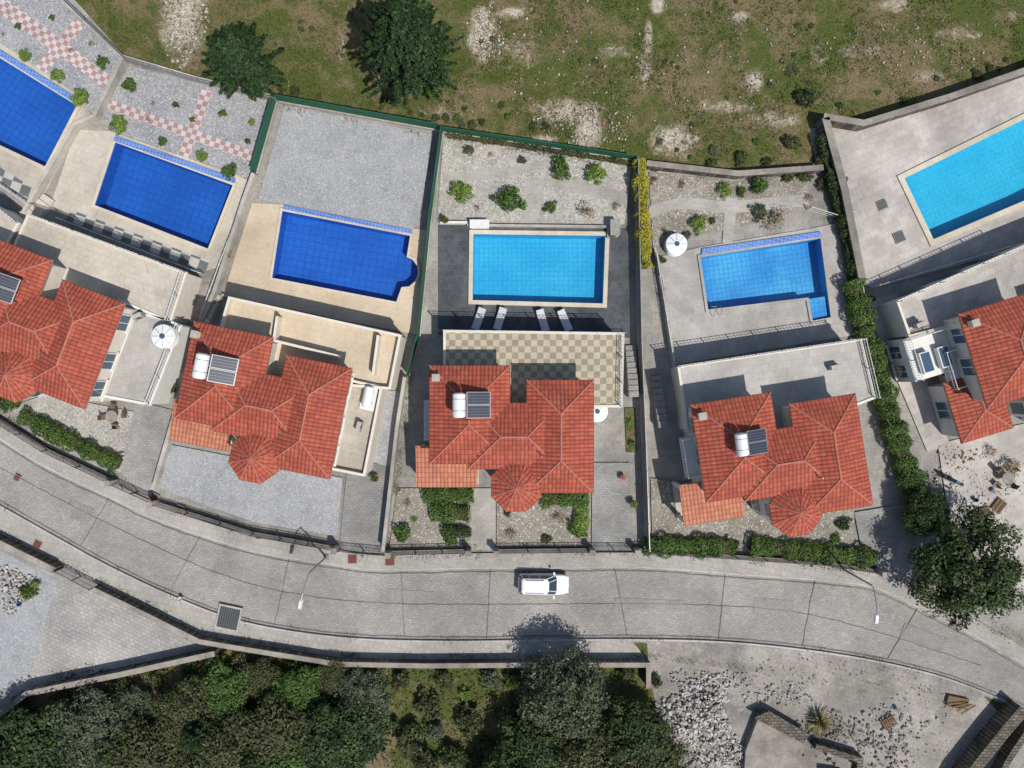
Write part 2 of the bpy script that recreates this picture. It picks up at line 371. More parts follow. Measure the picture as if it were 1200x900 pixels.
def pinemesh(R,Ht,nb,mat,ls=.15):
    C=[];Nn=[]; mb=MB(); mb.tube((0,0,0),(0,0,Ht*.97),R*.07,.03,'bark')
    for i in range(nb):
        h=rng.uniform(.06,1); a=rng.uniform(0,2*math.pi); L=R*(1-h)**.62*rng.uniform(.5,1.18)+.2
        z=Ht*(.08+.9*h); d=np.array([math.cos(a),math.sin(a),.28]); e=np.array([0,0,z])+d*L
        if i%2==0: mb.tube((0,0,z),tuple(e),.05,.012,'bark',4,False)
        k=int(30+110*L/R); t=rng.uniform(.2,1,k)**.75
        w=(.40*(1-t*.93)+.03)[:,None]
        p=np.array([0,0,z])+d*(t[:,None]*L)+rng.normal(0,1,(k,3))*w*np.array([1,1,.6])*R*.2
        C.append(p); Nn.append(np.tile([d[0]*.8,d[1]*.8,.7],(k,1)))
    me=leaves('crown',np.concatenate(C),np.concatenate(Nn),ls,mat,.7); o=mb.obj('trunk'); tm=o.data; bpy.data.objects.remove(o); return me,tm
def place_tree(name,mm,x,y,sc,rz,z=0,sz=None):
    e=empty(name,(x,y,z),rz); e.scale=(sc,sc,sz or sc)
    for nm,me in zip(('crown','trunk'),mm):
        o=bpy.data.objects.new(nm,me); scene.collection.objects.link(o); o.parent=e
def shrubmesh(mat,n=26,per=42,ls=.1,squash=.9):
    C,Nn,cc=crown(.8,squash*1.3,n,per,.3,0,.2,.5); return leaves('shrub',C,Nn,ls,mat)
SH={k:[shrubmesh(v,ls=l) for _ in range(3)] for k,v,l in [('g','leafmid',.085),('l','leaflt',.085),('d','leafdk',.1),('y','leafyel',.09),('s','leafscr',.1),('gr','leafgry',.08)]}
SH['x']=[shrubmesh('leafdry',14,20,.06) for _ in range(2)]; SH['r']=[shrubmesh('leafred',14,24,.06) for _ in range(2)]
def shrub(px,py,r,kind='g',name='garden_shrub',z=0.05,sz=.8):
    R=r/S; x,y,_=W(px,py,R*.7); o=bpy.data.objects.new(name,random.choice(SH[kind])); scene.collection.objects.link(o)
    o.location=(x,y,z); o.rotation_euler=(0,0,random.uniform(0,6.3)); o.scale=(R*random.uniform(.95,1.12),R*random.uniform(.9,1.1),R*sz); return o
def hedge(name,px,w,h,mat,dens=190,ls=.09):
    P=[Vector(p[:2]) for p in wp(px,h*.7)]; e=empty(name); C=[];Nn=[]
    for a,b in zip(P,P[1:]):
        L=(b-a).length; d=(b-a)/L; nn=Vector((-d.y,d.x)); k=int(L*(w+2*h*.6)*dens)
        t=rng.uniform(-.15,L+.15,k); ph=rng.uniform(0,math.pi,k)
        wob=.82+.14*np.sin(t*1.9+a.x)+.12*np.sin(t*4.3+1)+rng.normal(0,.06,k)
        ox=np.cos(ph)*w/2*1.1*wob; oz=h*(.25+.75*np.sin(ph)**.55*wob*.95)*rng.uniform(.55,1,k)**.25
        C.append(np.stack([a.x+d.x*t+nn.x*ox,a.y+d.y*t+nn.y*ox,oz],1)); Nn.append(np.stack([nn.x*np.cos(ph),nn.y*np.cos(ph),np.sin(ph)+.4],1))
    me=leaves('leaves',np.concatenate(C),np.concatenate(Nn),ls,mat,.6); o=bpy.data.objects.new('leaves',me); scene.collection.objects.link(o); o.parent=e
    mb=MB(); band(mb,offs(P,w*.28),offs(P,-w*.28),0,h*.62,'bark'); mb.obj('twigs',e)
# ------------------------------------------------------------ pools
holes={}
def pool(key,px,tile,coping=.3,cm='coping',depth=1.15):
    P=[Vector(p[:2]) for p in wp(px)]; holes[key]=P; e=empty('swimming_pool')
    mb=MB(); n=len(P)
    mb.face([(p.x,p.y,-depth) for p in P],tile)
    for i in range(n):
        a=P[i];b=P[(i+1)%n]; mb.face([(a.x,a.y,-depth),(b.x,b.y,-depth),(b.x,b.y,.236),(a.x,a.y,.236)],tile)
    mb.obj('basin',e)
    mb=MB(); mb.face([(p.x,p.y,.1) for p in P],'water'); mb.obj('water_surface',e)
    area=sum(P[i].x*P[(i+1)%n].y-P[(i+1)%n].x*P[i].y for i in range(n)); sg=-1 if area>0 else 1
    mb=MB(); band(mb,offs(P,sg*.002,True),offs(P,sg*coping,True),.0,.26,cm,True); mb.obj('coping',e)
    return e
def gutter(e,px,m='strip'):
    mb=MB(); mb.prism(wp(px),.02,.282,m); mb.obj('overflow_gutter',e)
p0=pool('p0',[(-60,28),(0,68),(92,125),(55,196),(0,170),(-80,128)],'pb0')
p1=pool('p1',[(137,168),(274,218),(245,292),(113,241)],'pb1',.25)
arc=[(477,302),(484,305),(489,312),(490,321),(487,330),(480,336),(471,337)]
p2=pool('p2',[(332,248),(481,277)]+arc+[(465,354),(320,326)],'pb2',.22)
p3=pool('p3',[(555,275),(709,277),(706,356),(554,352)],'pc3',.35)
p4=pool('p4',[(820,302),(960,280),(972,372),(951,376),(946,349),(829,363)],'pc4',.22,'grayd')
p5=pool('p5',[(1058,210),(1200,140),(1300,90),(1330,170),(1200,235),(1092,281)],'pc5',.45)
gutter(p1,[(137,160),(277,210),(275,216),(135,166)])
gutter(p2,[(334,241),(484,270),(483,275),(333,246)])
gutter(p0,[(-60,18),(0,58),(94,117),(91,123),(0,66),(-60,26)])
gutter(p4,[(822,292),(960,272),(961,278),(821,299)])
def ladder(e,px,py,ang):
    x,y,_=W(px,py); mb=MB(); d=Vector((math.cos(ang),math.sin(ang))); s=Vector((-d.y,d.x))*.28
    for k in(-1,1):
        a=Vector((x,y))+s*k; prev=None
        for t in range(8):
            th=math.pi*t/7; p=(a.x-d.x*.4*math.cos(th),a.y-d.y*.4*math.cos(th),.25+.7*math.sin(th))
            if prev: mb.tube(prev,p,.025,.025,'steel',6,False)
            prev=p
        mb.tube(prev,(prev[0],prev[1],-.7),.025,.025,'steel',6)
    for z in(-.1,-.4,-.65): mb.box((x+d.x*.4,y+d.y*.4,z),(.1 if abs(d.x)>.5 else .5,.5 if abs(d.x)>.5 else .1,.04),'steel')
    mb.obj('ladder',e)
ladder(p4,838,365,1.7)
mb=MB()
for i in range(3):
    mb.prism(wp([(948,350+i*7),(968,347+i*7),(970,371),(951,375)]),-1.1,-.1-i*.3,'pc4')
mb.obj('steps',p4)
# ------------------------------------------------------------ ground sheets
B=300
allh=list(holes.values())
ground=[Vector((-B,-B)),Vector((B,-B)),Vector((B,B)),Vector((-B,B))]
sheet('ground',ground,'field',allh)
F=[(-160,395),(-60,452),(0,492),(60,530),(140,568),(200,596),(300,628),(400,645),(450,650),(560,648),(650,648),(750,647),(860,655),(960,662),(1030,672),(1090,700),(1150,730),(1210,765),(1300,820)]
K=[(-160,505),(-60,560),(0,592),(75,634),(130,664),(200,697),(270,724),(340,739),(420,748),(520,751),(620,750),(740,749),(850,752),(950,762),(1030,775),(1100,792),(1150,810),(1210,836),(1300,880)]
Mw=[(-160,545),(-60,600),(0,627),(75,664),(118,684),(180,714),(240,744),(275,750),(330,759),(400,770),(500,772),(640,771),(757,771)]
Fs=smooth(wp(F)); Ks=smooth(wp(K)); 
hs=[holes[k] for k in holes]
sheet('yard_paving',[(-160,395),(-160,-40),(70,-20),(150,70),(327,118),(515,153),(745,188),(860,208),(958,200),(948,150),(1000,152),(1100,122),(1200,87),(1400,10),(1400,880)]+list(reversed(F[1:])),'yard',hs)
sheet('road',Fs+list(reversed(smooth(wp([(p[0],p[1]+4) for p in K])))),'road')
sheet('road',[(1148,808),(1300,860),(1300,1000),(1110,1000),(1186,830)],'road')
sheet('paved_lot',[(758,752),(850,754),(950,764),(1030,777),(1100,794),(1148,810),(1170,835),(1100,960),(1060,1000),(800,1000),(790,900),(762,800)],'lot2')
sheet('paved_lot',[(-160,560),(-60,602),(0,630),(75,666),(118,686),(180,716),(240,746),(260,756),(42,804),(0,836),(-160,940)],'lot')
sheet('gravel_yard',[(-160,570),(-60,615),(0,645),(66,680),(45,760),(38,785),(0,812),(-160,900)],'gravelf')
# repaired strips and seams in the road paving
for a in ([(255,655),(330,682),(326,694),(250,667)],[(884,700),(930,704),(928,722),(882,718)],[(90,588),(112,598),(104,616),(82,606)],[(455,690),(520,694),(519,706),(454,702)],[(720,700),(800,704),(799,716),(719,711)],[(1060,730),(1110,748),(1104,764),(1054,746)]): sheet('road_patch',a,'patch')
za=zc[0]+.0035; zc[0]=za; mb=MB()
mid=[a.lerp(b,.52) for a,b in zip(resample(Fs,2)[10:60],resample(Fs,2)[10:60])]
def seam(P,w=.05):
    P=[Vector(p[:2]) for p in P]; P=[p+Vector((random.gauss(0,.02),random.gauss(0,.02))) for p in resample(P,.6)]
    Lp=offs(P,w/2);Rp=offs(P,-w/2)
    for i in range(len(P)-1): mb.face([(*Lp[i],za),(*Rp[i],za),(*Rp[i+1],za),(*Lp[i+1],za)],'seam')
seam(offs(Fs,-1.55),.09); seam(offs(Ks,.32),.09)
for (a,b) in (((236,625),(200,692)),((470,664),(474,745)),((575,664),(570,748)),((720,664),(735,746)),((850,668),(842,750)),((955,678),(940,756)),((1075,712),(1040,772)),((130,580),(95,640)),((340,650),(322,732))): seam(V2([a,b]),.06)
seam(smooth(V2([(0,548),(140,620),(280,680),(420,705),(600,708),(800,708),(960,722),(1150,780)])),.05)
mb.obj('road_seams')
# gardens
sheet('gravel_garden',[(-40,-40),(75,-10),(146,70),(112,135),(92,122),(0,55),(-60,10)],'gravel')
sheet('garden_path',[(-6,-6),(12,2),(134,92),(124,104),(50,52),(0,16)],'pink')
sheet('garden_path',[(88,22),(100,30),(50,92),(36,86)],'pink')
sheet('gravel_garden',[(152,77),(321,120),(296,214),(280,206),(136,155),(114,140)],'gravel')
sheet('garden_path',[(130,117),(304,180),(300,192),(126,128)],'pink1')
sheet('garden_path',[(238,104),(250,108),(220,192),(206,187)],'pink1')
sheet('pool_deck',[(90,152),(130,154),(280,206),(298,216),(262,312),(240,318),(78,250),(60,240)],'cream',[holes['p1']])
sheet('pool_deck',[(-160,0),(-60,10),(92,112),(110,138),(92,152),(60,215),(45,240),(0,208),(-160,180)],'cream',[holes['p0']])
sheet('stepping_path',[(84,246),(246,306),(241,319),(78,258)],'gchk')
sheet('stepping_path',[(0,196),(42,222),(36,234),(0,212)],'gchk')
sheet('gravel_garden',[(334,124),(508,158),(490,262),(484,268),(334,240),(303,234)],'gravelf')
sheet('pool_deck',[(296,238),(334,240),(484,268),(500,270),(488,392),(400,375),(262,345)],'beige',[holes['p2']])
sheet('garden_soil',[(520,158),(740,192),(732,262),(712,270),(512,262)],'gravelb')
sheet('garden_path',[(520,203),(600,196),(640,188),(646,194),(604,206),(570,211),(519,214)],'path')
sheet('garden_path',[(622,208),(640,210),(628,268),(612,268)],'path')
sheet('garden_path',[(645,205),(735,226),(733,240),(642,218)],'path')
sheet('pool_deck',[(514,264),(736,268),(738,396),(514,392)],'darkd',[holes['p3']])
sheet('garden_soil',[(760,202),(862,213),(948,205),(946,240),(884,262),(800,280),(765,290)],'soil')
sheet('garden_path',smooth(wp([(760,242),(800,232),(850,236),(900,232),(946,228)]))+list(reversed(smooth(wp([(760,256),(800,245),(850,250),(900,246),(948,242)])))),'path')
sheet('garden_path',[(850,232),(864,232),(858,285),(846,285)],'path')
sheet('pool_deck',[(768,302),(820,290),(950,268),(980,262),(1004,392),(788,428)],'grayd',[holes['p4']])
sheet('pool_deck',[(966,148),(1006,154),(1100,124),(1200,90),(1400,12),(1400,215),(1200,290),(1022,338),(1004,330),(985,230)],'paled',[holes['p5']])
sheet('side_path',[(1010,352),(1050,345),(1112,520),(1086,530),(1048,440)],'paled')
sheet('paved_yard',[(1098,520),(1310,470),(1310,760),(1200,700),(1110,600)],'paled')
# front yards
sheet('front_yard',[(55,462),(185,488),(150,556),(100,535),(10,478)],'gravelb')
sheet('driveway',[(160,470),(210,482),(184,570),(142,556)],'drive')
sheet('gravel_yard',[(196,520),(402,560),(396,628),(300,612),(186,572)],'gravelf')
sheet('driveway',[(408,540),(462,545),(450,646),(398,642)],'drive')
sheet('garden_soil',[(466,572),(553,572),(551,642),(456,644)],'soil')
sheet('entrance_path',[(553,572),(581,572),(581,644),(551,644)],'path')
sheet('garden_soil',[(582,572),(692,572),(692,640),(582,640)],'soil')
sheet('driveway',[(694,542),(738,542),(742,644),(693,644)],'drive')
sheet('side_lawn',[(732,478),(744,478),(746,530),(734,530)],'field')
sheet('gravel_strip',[(445,456),(474,460),(462,548),(432,540)],'gravelf')
sheet('garden_soil',[(762,560),(1000,590),(1000,640),(880,640),(764,632)],'soil')
sheet('driveway',[(1000,600),(1060,590),(1080,690),(1030,670),(1008,640)],'drive')
# sidewalks / kerbs
mb=MB(); band(mb,offs(Fs,0.02),offs(Fs,-1.15),0,.19,'pave'); mb.obj('sidewalk')
mb=MB(); band(mb,offs(Fs,-1.152),offs(Fs,-1.28),0,.2,'kerb'); mb.obj('kerb')
mb=MB(); band(mb,offs(Ks,.07),offs(Ks,-.06),0,.2,'kerb'); mb.obj('kerb')
Ms=smooth(wp(Mw))
Kc=smooth(wp([p for p in K if p[0]<=760])); 
mb=MB(); poly=[Vector(p) for p in offs(Kc,-.065)]+list(reversed([Vector(p) for p in Ms])); mb.prism(poly,0,.19,'pave'); mb.obj('sidewalk')
# ------------------------------------------------------------ walls and fences
wall('stone_wall',Mw[:4],1.2,.4,'stone',cap='conc')
wall('retaining_wall',[(118,686),(180,716),(240,746),(275,752),(330,761),(400,772),(500,774),(640,773),(757,773),(757,800)],1.1,.3,'stone',cap='conc')
wall('stone_wall',[(-60,880),(0,838),(42,806),(150,784),(258,760)],1.1,.35,'stone',cap='conc')
railing('entrance_gate',[(76,664),(117,685)],1.5,'iron',0,.14)
def frontfence(px):
    P=[Vector(p[:2]) for p in wp(px)]; e=empty('front_fence')
    mb=MB(); band(mb,offs(P,.13),offs(P,-.13),0,.5,'stone'); band(mb,offs(P,.16),offs(P,-.16),.503,.56,'conc'); mb.obj('base_wall',e)
    railing('railing',[Vector((p.x,p.y)) for p in P],.8,'iron',.55,.16,2.5,e)
    mb=MB()
    for p in (P[0],P[-1]): mb.box((p.x,p.y,.75),(.38,.38,1.5),'wwall'); mb.box((p.x,p.y,1.55),(.46,.46,.1),'conc')
    mb.obj('pillars',e)
frontfence([(-60,450),(0,489),(60,527),(138,564)])
frontfence([(186,588),(300,624),(396,641)])
frontfence([(458,646),(550,644)])
frontfence([(582,644),(692,643)])
frontfence([(744,643),(860,651),(960,658),(1026,668)])
railing('sliding_gate',[(400,642),(454,647)],1.3,'iron',0,.14)
railing('sliding_gate',[(696,643),(740,643)],1.3,'iron',0,.14)
railing('garden_gate',[(140,566),(184,586)],1.3,'iron',0,.14)
screenfence('green_fence',[(326,120),(420,137),(515,154)],1.8)
screenfence('green_fence',[(520,156),(630,172),(742,189)],1.5)
screenfence('green_fence',[(326,120),(302,205)],1.7)
wall('garden_wall',[(60,-30),(80,5),(150,72),(235,97),(326,119)],.9,.2,'wwall',cap='wwall')
railing('garden_railing',[(80,5),(150,72),(235,97),(326,119)],.8,'steel',.95,.5)
wall('boundary_wall',[(150,74),(118,140),(95,150),(30,262)],.9,.2,'wwall',cap='wwall')
wall('boundary_wall',[(302,207),(290,240),(258,340),(240,385),(186,572)],1.0,.2,'wwall',cap='wwall')
screenfence('green_fence',[(519,158),(505,262),(492,395),(480,440)],1.9)
wall('boundary_wall',[(477,442),(468,500),(452,642)],1.3,.18,'wwall',cap='wwall')
screenfence('side_fence',[(744,192),(746,300),(748,400),(753,520),(757,640)],1.7,0,'steel')
wall('stone_wall',[(755,196),(860,208),(958,201)],1.1,.35,'stone',cap='conc')
wall('stone_wall',[(956,144),(966,146),(1002,152),(1100,122),(1200,87),(1400,10)],1.5,.4,'stone',cap='conc')
wall('stone_wall',[(958,146),(980,228),(1000,330)],1.5,.5,'stone',cap='conc')
wall('garden_wall',[(765,292),(775,330),(784,400),(794,470)],.9,.2,'wwall')
railing('pool_railing',[(946,246),(985,258),(1004,330),(1012,395)],1.0,'rail')
railing('pool_railing',[(767,300),(787,425)],1.0,'rail')
wall('planter_wall',[(548,265),(712,267),(712,280)],.5,.2,'wwall')
wall('planter_wall',[(516,262),(548,262)],.5,.2,'white')
railing('pool_railing',[(514,388),(732,391)],.9,'steel')
railing('pool_railing',[(300,212),(262,312),(240,372)],.95,'rail')
railing('pool_railing',[(74,258),(240,322)],.95,'rail')
railing('pool_railing',[(0,215),(40,242)],.95,'rail')
wall('planter_wall',[(262,346),(400,378),(470,392)],.5,.2,'wwall')
railing('deck_railing',[(1024,336),(1200,284)],1.0,'rail')
wall('stone_wall',[(1186,822),(1160,852),(1118,905),(1090,960)],1.5,.9,'stone')
wall('stone_wall',[(1200,842),(1172,885),(1150,930)],1.0,.5,'stone')
def stairs(px0,px1,w,n,rise,mat='drive'):
    a=Vector(W(*px0)[:2]);b=Vector(W(*px1)[:2]);d=(b-a);L=d.length;d/=L;ang=math.atan2(d.y,d.x); mb=MB()
    for i in range(n):
        c=a+d*(L*(i+.5)/n); h=.2+rise*(i+1); mb.box((c.x,c.y,h/2),(L/n*1.0-.004,w,h),mat,ang)
    mb.obj('outdoor_stairs')
stairs((738,405),(740,465),.8,9,.12)
stairs((60,232),(20,290),1.1,9,.14,'cream')
stairs((466,395),(452,450),.9,9,.14,'cream')
stairs((255,345),(243,385),.9,7,.14,'cream')
stairs((1000,395),(1014,440),.8,7,.12)
stairs((768,440),(774,500),.8,8,.12)
# ------------------------------------------------------------ terraces and annexes
def terrace(px,top,z=3.0,rail=None,name='roof_terrace',parapet=None,body='wall'):
    P=[Vector(p[:2]) for p in wp(px,z)]; e=empty(name); mb=MB()
    mb.prism([(p.x,p.y) for p in P],0,z,body,top=top); mb.obj('block',e)
    n=len(P)
    area=sum(P[i].x*P[(i+1)%n].y-P[(i+1)%n].x*P[i].y for i in range(n)); sg=1 if area>0 else -1
    mb=MB(); band(mb,offs(P,-sg*.1,True),offs(P,sg*.1,True),z-.12,z+(parapet or .1),'white' if body=='white' else 'wall',True); mb.obj('edge_band',e)
    if rail:
        railing('railing',[Vector(P[i]) for i in rail],.95,'rail',z+.05,.3,2.0,e)
    mb=MB(); a,b=P[0],P[1]; d=(b-a);L=d.length;d/=L;nn=Vector((-d.y,d.x)); 
    if (sum(P,Vector((0,0)))/n-a).dot(nn)>0: nn=-nn
    ang=math.atan2(d.y,d.x)
    for t in(.2,.5,.8):
        c=a+d*L*t+nn*.03; mb.box((c.x,c.y,1.2),(1.9,.08,2.1),'rail',ang); c=c+nn*.03; mb.box((c.x,c.y,1.2),(1.7,.08,1.9),'glassb',ang)
    mb.obj('patio_doors',e)
    return e
terrace([(521,388),(729,391),(727,476),(521,476)],'tchk',rail=[0,1,2])
terrace([(795,430),(1008,398),(1024,466),(900,514),(806,505)],'grayd',rail=[0,1,2])
terrace([(272,350),(470,394),(458,455),(330,445),(255,410)],'beige',rail=None,parapet=.6)
terrace([(34,252),(218,320),(200,376),(10,330),(4,318)],'cream',rail=[0,1,2])
terrace([(140,352),(212,382),(176,474),(90,458)],'grayd',rail=[1,2],name='annex',body='white')
terrace([(412,446),(448,454),(428,556),(388,548)],'cream',name='annex',parapet=.5)
terrace([(1050,354),(1200,288),(1320,240),(1330,330),(1200,360),(1064,394)],'paled',rail=[0,1],parapet=.3)
terrace([(-60,215),(-2,243),(22,262),(0,300),(-80,270)],'cream',rail=[0,1,2],name='annex')
wall('terrace_wall',[(330,372),(326,400),(400,418)],1.1,.2,'wall',3.0)
wall('terrace_wall',[(446,394),(440,440)],1.1,.2,'wall',3.0)
# ------------------------------------------------------------ villas
U=.0645; ZE=5.8; PT=.40
def hip(mb,x0,y0,x1,y1,z,pt=PT,m='roof',caps=None):
    w=x1-x0;l=y1-y0
    if l>=w: hw=w/2; r0=(x0+hw,y0+hw);r1=(x0+hw,y1-hw)
    else: hw=l/2; r0=(x0+hw,y0+hw);r1=(x1-hw,y0+hw)
    zr=z+hw*pt; s=math.sqrt(1+pt*pt)
    c=[(x0,y0),(x1,y0),(x1,y1),(x0,y1)]; R0=(*r0,zr);R1=(*r1,zr)
    if l>=w: fs=[[c[0],c[1],R0],[c[1],c[2],R1,R0],[c[2],c[3],R1],[c[3],c[0],R0,R1]]; hips=[(0,R0),(1,R0),(2,R1),(3,R1)]
    else: fs=[[c[0],c[1],R1,R0],[c[1],c[2],R1],[c[2],c[3],R0,R1],[c[3],c[0],R0]]; hips=[(0,R0),(3,R0),(1,R1),(2,R1)]
    for k,f in enumerate(fs):
        pts=[(p[0],p[1],z) if len(p)==2 else p for p in f]
        if k in(0,2): uv=[(p[0],((p[1]-y0) if k==0 else (y1-p[1]))*s) for p in pts]
        else: uv=[(p[1],((x1-p[0]) if k==1 else (p[0]-x0))*s) for p in pts]
        mb.face(pts,m,uv)
    for i in range(4):
        a=c[i];b=c[(i+1)%4]; mb.face([(a[0],a[1],z-.16),(b[0],b[1],z-.16),(b[0],b[1],z),(a[0],a[1],z)],'fascia')
    mb.face([(p[0],p[1],z-.16) for p in reversed(c)],'white')
    for i,r in hips: caps.tube((c[i][0],c[i][1],z+.0),r,.06,.06,'cap',6,False)
    caps.tube(R0,R1,.075,.075,'cap',6)
def windows(mb,x,y,z,w,h,nx,ny):
    if ny: mb.box((x,y+ny*.04,z),(w+.2,.08,h+.2),'white'); mb.box((x,y+ny*.06,z),(w,.08,h),'glassb'); mb.box((x,y+ny*.08,z),(.06,.08,h),'white'); mb.box((x,y+ny*.12,z-h/2-.12),(w+.4,.22,.07),'wall')
    else: mb.box((x+nx*.04,y,z),(.08,w+.2,h+.2),'white'); mb.box((x+nx*.06,y,z),(.08,w,h),'glassb'); mb.box((x+nx*.08,y,z),(.08,.06,h),'white'); mb.box((x+nx*.12,y,z-h/2-.12),(.22,w+.4,.07),'wall')
def heater(par,x,y,z,ang=0,tank=True,sc=1.0):
    e=empty('solar_water_heater'); e.parent=par; e.location=(x,y,z); e.rotation_euler=(0,0,ang); e.scale=(sc,)*3
    mb=MB(); 
    mb.tube((-.75,-.85,1.05),(-.75,.85,1.05),.5,.5,'tank',24); mb.tube((-.75,-.95,1.05),(-.75,-.85,1.05),.36,.5,'tank',24); mb.tube((-.75,.85,1.05),(-.75,.95,1.05),.5,.36,'tank',24)
    for yy in(-.45,.45): mb.tube((-.75,yy,1.05),(-.75,yy+.05,1.05),.515,.515,'steel',24)
    mb.obj('tank',e)
    mb=MB()
    for y_ in(-.52,.52):
        mb.box((.72,y_,.55),(1.95,1.0,.09),'steel',0,math.radians(20)); mb.box((.735,y_,.60),(1.8,.88,.06),'solar',0,math.radians(20))
        for q in(-.22,0,.22): mb.box((.74,y_+q,.636),(1.8,.012,.01),'steel',0,math.radians(20))
    mb.obj('panels',e)
    mb=MB()
    for y_ in(-.9,.9):
        mb.tube((-1.1,y_*.8,-.3),(-1.1,y_*.8,.75),.03,.03,'steel',5); mb.tube((-.2,y_,-.3),(-.2,y_,.85),.03,.03,'steel',5); mb.tube((1.55,y_,-.9),(1.55,y_,.25),.03,.03,'steel',5); mb.tube((-1.1,y_,.3),(1.55,y_,-.2),.025,.025,'steel',5)
    mb.tube((-.3,.2,1.0),(.0,.2,.85),.04,.04,'steel',5); mb.tube((-.75,-1.0,1.05),(.2,-1.15,.7),.03,.03,'rubber',5)
    mb.obj('frame',e)
def villa(cx,cy,deg,porch=True,hp=(-58,-36),pm='roof2',hang=0,hsc=1.0,sc=1.0):
    x,y,_=W(cx,cy,ZE); e=empty('villa',(x,y,0),math.radians(deg)); e.scale=(sc,sc,1)
    r=MB();c=MB()
    rects=[(-97,-82,-2,34),(-52,-38,57,40),(17,-65,96,68)]
    wl=MB(); wn=MB()
    for i,(a,b,c2,d) in enumerate(rects):
        X0,X1=a*U,c2*U;Y0,Y1=-d*U,-b*U
        hip(r,X0,Y0,X1,Y1,ZE+i*.006,PT,'roof',c)
        k=.45; wl.prism([(X0+k,Y0+k),(X1-k,Y0+k),(X1-k,Y1-k),(X0+k,Y1-k)],0,ZE-.05,'wall')
    tx,ty,tr=5*U,-60*U,32*U; ap=(tx,ty,ZE+1.05); O=[(tx+tr*math.cos(math.pi/8+i*math.pi/4),ty+tr*math.sin(math.pi/8+i*math.pi/4),ZE+.02) for i in range(8)]
    for i in range(8):
        a=Vector(O[i]);b=Vector(O[(i+1)%8]); L=(b-a).length; m_=(a+b)/2; hh=(Vector(ap)-m_).length
        r.face([a,b,ap],'roof',[(0,0),(L,0),(L/2,hh)]); r.face([a-Vector((0,0,.16)),b-Vector((0,0,.16)),b,a],'fascia'); c.tube(a,ap,.045,.04,'cap',6,False)
    r.face([(p[0],p[1],p[2]-.16) for p in reversed(O)],'white')
    tw=tr-.4; wl.prism([(tx+tw*math.cos(math.pi/8+i*math.pi/4),ty+tw*math.sin(math.pi/8+i*math.pi/4)) for i in range(8)],0,ZE-.06,'white')
    for i in(4,5,6,7):
        an=i*math.pi/4; R_=tw*math.cos(math.pi/8)
        for z in(1.5,4.4): wn.box((tx+math.cos(an)*(R_+.01),ty+math.sin(an)*(R_+.01),z),(.08,.9,1.4),'glassb',an)
    r.obj('roof',e); c.obj('ridge_caps',e)
    xa=-97*U+.45; xc=96*U-.45
    for z in(1.5,4.4):
        for yy in(3.6,1.0): windows(wn,xa,yy,z,1.3,1.4,-1,0)
        for yy in(2.6,-.6,-2.9): windows(wn,xc,yy,z,1.2,1.4,1,0)
        windows(wn,3.7,-68*U+.45,z,1.8,1.4,0,-1)
        windows(wn,-4.2,-34*U+.45,z,1.4,1.4,0,-1)
        windows(wn,-3.2,82*U-.45,z+.0,2.0,1.8,0,1); windows(wn,3.7,65*U-.45,z,1.8,1.8,0,1)
    for i,(a,b,c2,d) in enumerate(rects):
        X0,X1=a*U,c2*U;Y0,Y1=-d*U,-b*U; k=.40-.003*i
        wl.prism([(X0+k,Y0+k),(X1-k,Y0+k),(X1-k,Y1-k),(X0+k,Y1-k)],2.9+i*.004,3.12+i*.004,'white')
    wl.box((xa-.55,1.0,2.98),(1.1,3.2,.16),'white'); wl.obj('walls',e); wn.obj('windows',e)
    railing('balcony_railing',[Vector((xa-.0,2.5)),Vector((xa-1.05,2.5)),Vector((xa-1.05,-.5)),Vector((xa,-.5))],.9,'rail',3.06,.15,2,e)
    if porch:
        mb=MB(); x0,x1,y1,y0=-7.6,-2.75,-1.0,-4.35; zt,zb=3.55,3.05
        s=math.hypot(1,.5/3.3)
        mb.face([(x0,y0,zb),(x1,y0,zb),(x1,y1,zt),(x0,y1,zt)],pm,[(x0,0),(x1,0),(x1,3.35*s),(x0,3.35*s)])
        for a,b,za,zb_ in(((x0,y0),(x1,y0),zb,zb),((x1,y0),(x1,y1),zb,zt),((x1,y1),(x0,y1),zt,zt),((x0,y1),(x0,y0),zt,zb)):
            mb.face([(a[0],a[1],za-.2),(b[0],b[1],zb_-.2),(b[0],b[1],zb_),(a[0],a[1],za)],'fascia')
        mb.face([(x0,y0,zb-.2),(x0,y1,zt-.2),(x1,y1,zt-.2),(x1,y0,zb-.2)],'white')
        for px_ in(x0+.25,(x0+x1)/2,x1-.3): mb.box((px_,y0+.25,1.42),(.28,.28,2.84),'white'); mb.box((px_,y0+.25,.25),(.4,.4,.5),'wall')
        mb.box((x0+.25,y1-.3,1.6),(.28,.28,3.2),'white')
        mb.prism([(x0+.1,y0-.1),(x1,y0-.1),(x1,y1-.5),(x0+.1,y1-.5)],0,.3,'cream')
        mb.obj('porch',e)
    mb=MB(); X,Y=-88*U,72*U-.3; mb.box((X,Y,4.7),(.5,.45,3.7),'wall'); mb.box((X,Y,6.57),(.6,.55,.06),'wwall')
    mb.tube((2.2,-1.5,6.4),(2.2,-1.5,7.2),.05,.05,'steel',6); mb.obj('chimneys',e)
    if hp: heater(e,hp[0]*U+.4,-hp[1]*U,ZE+.95,hang,True,hsc)
    return e
v3=villa(600,510,0,hp=(-55,-36),hsc=.95)
v4=villa(918,540,9,hp=(-50,-30),hang=math.radians(-2),hsc=.88)
v2=villa(306,476,-11.5,hp=(-60,-34),hsc=.98)
v1=villa(34,382,-21,hp=(-46,-34),hsc=.95)
v5=villa(1240,418,17,porch=False,hp=None)
o=empty('villa_wing',(W(1140,476,3.2)[0],W(1140,476,3.2)[1],0),math.radians(17))
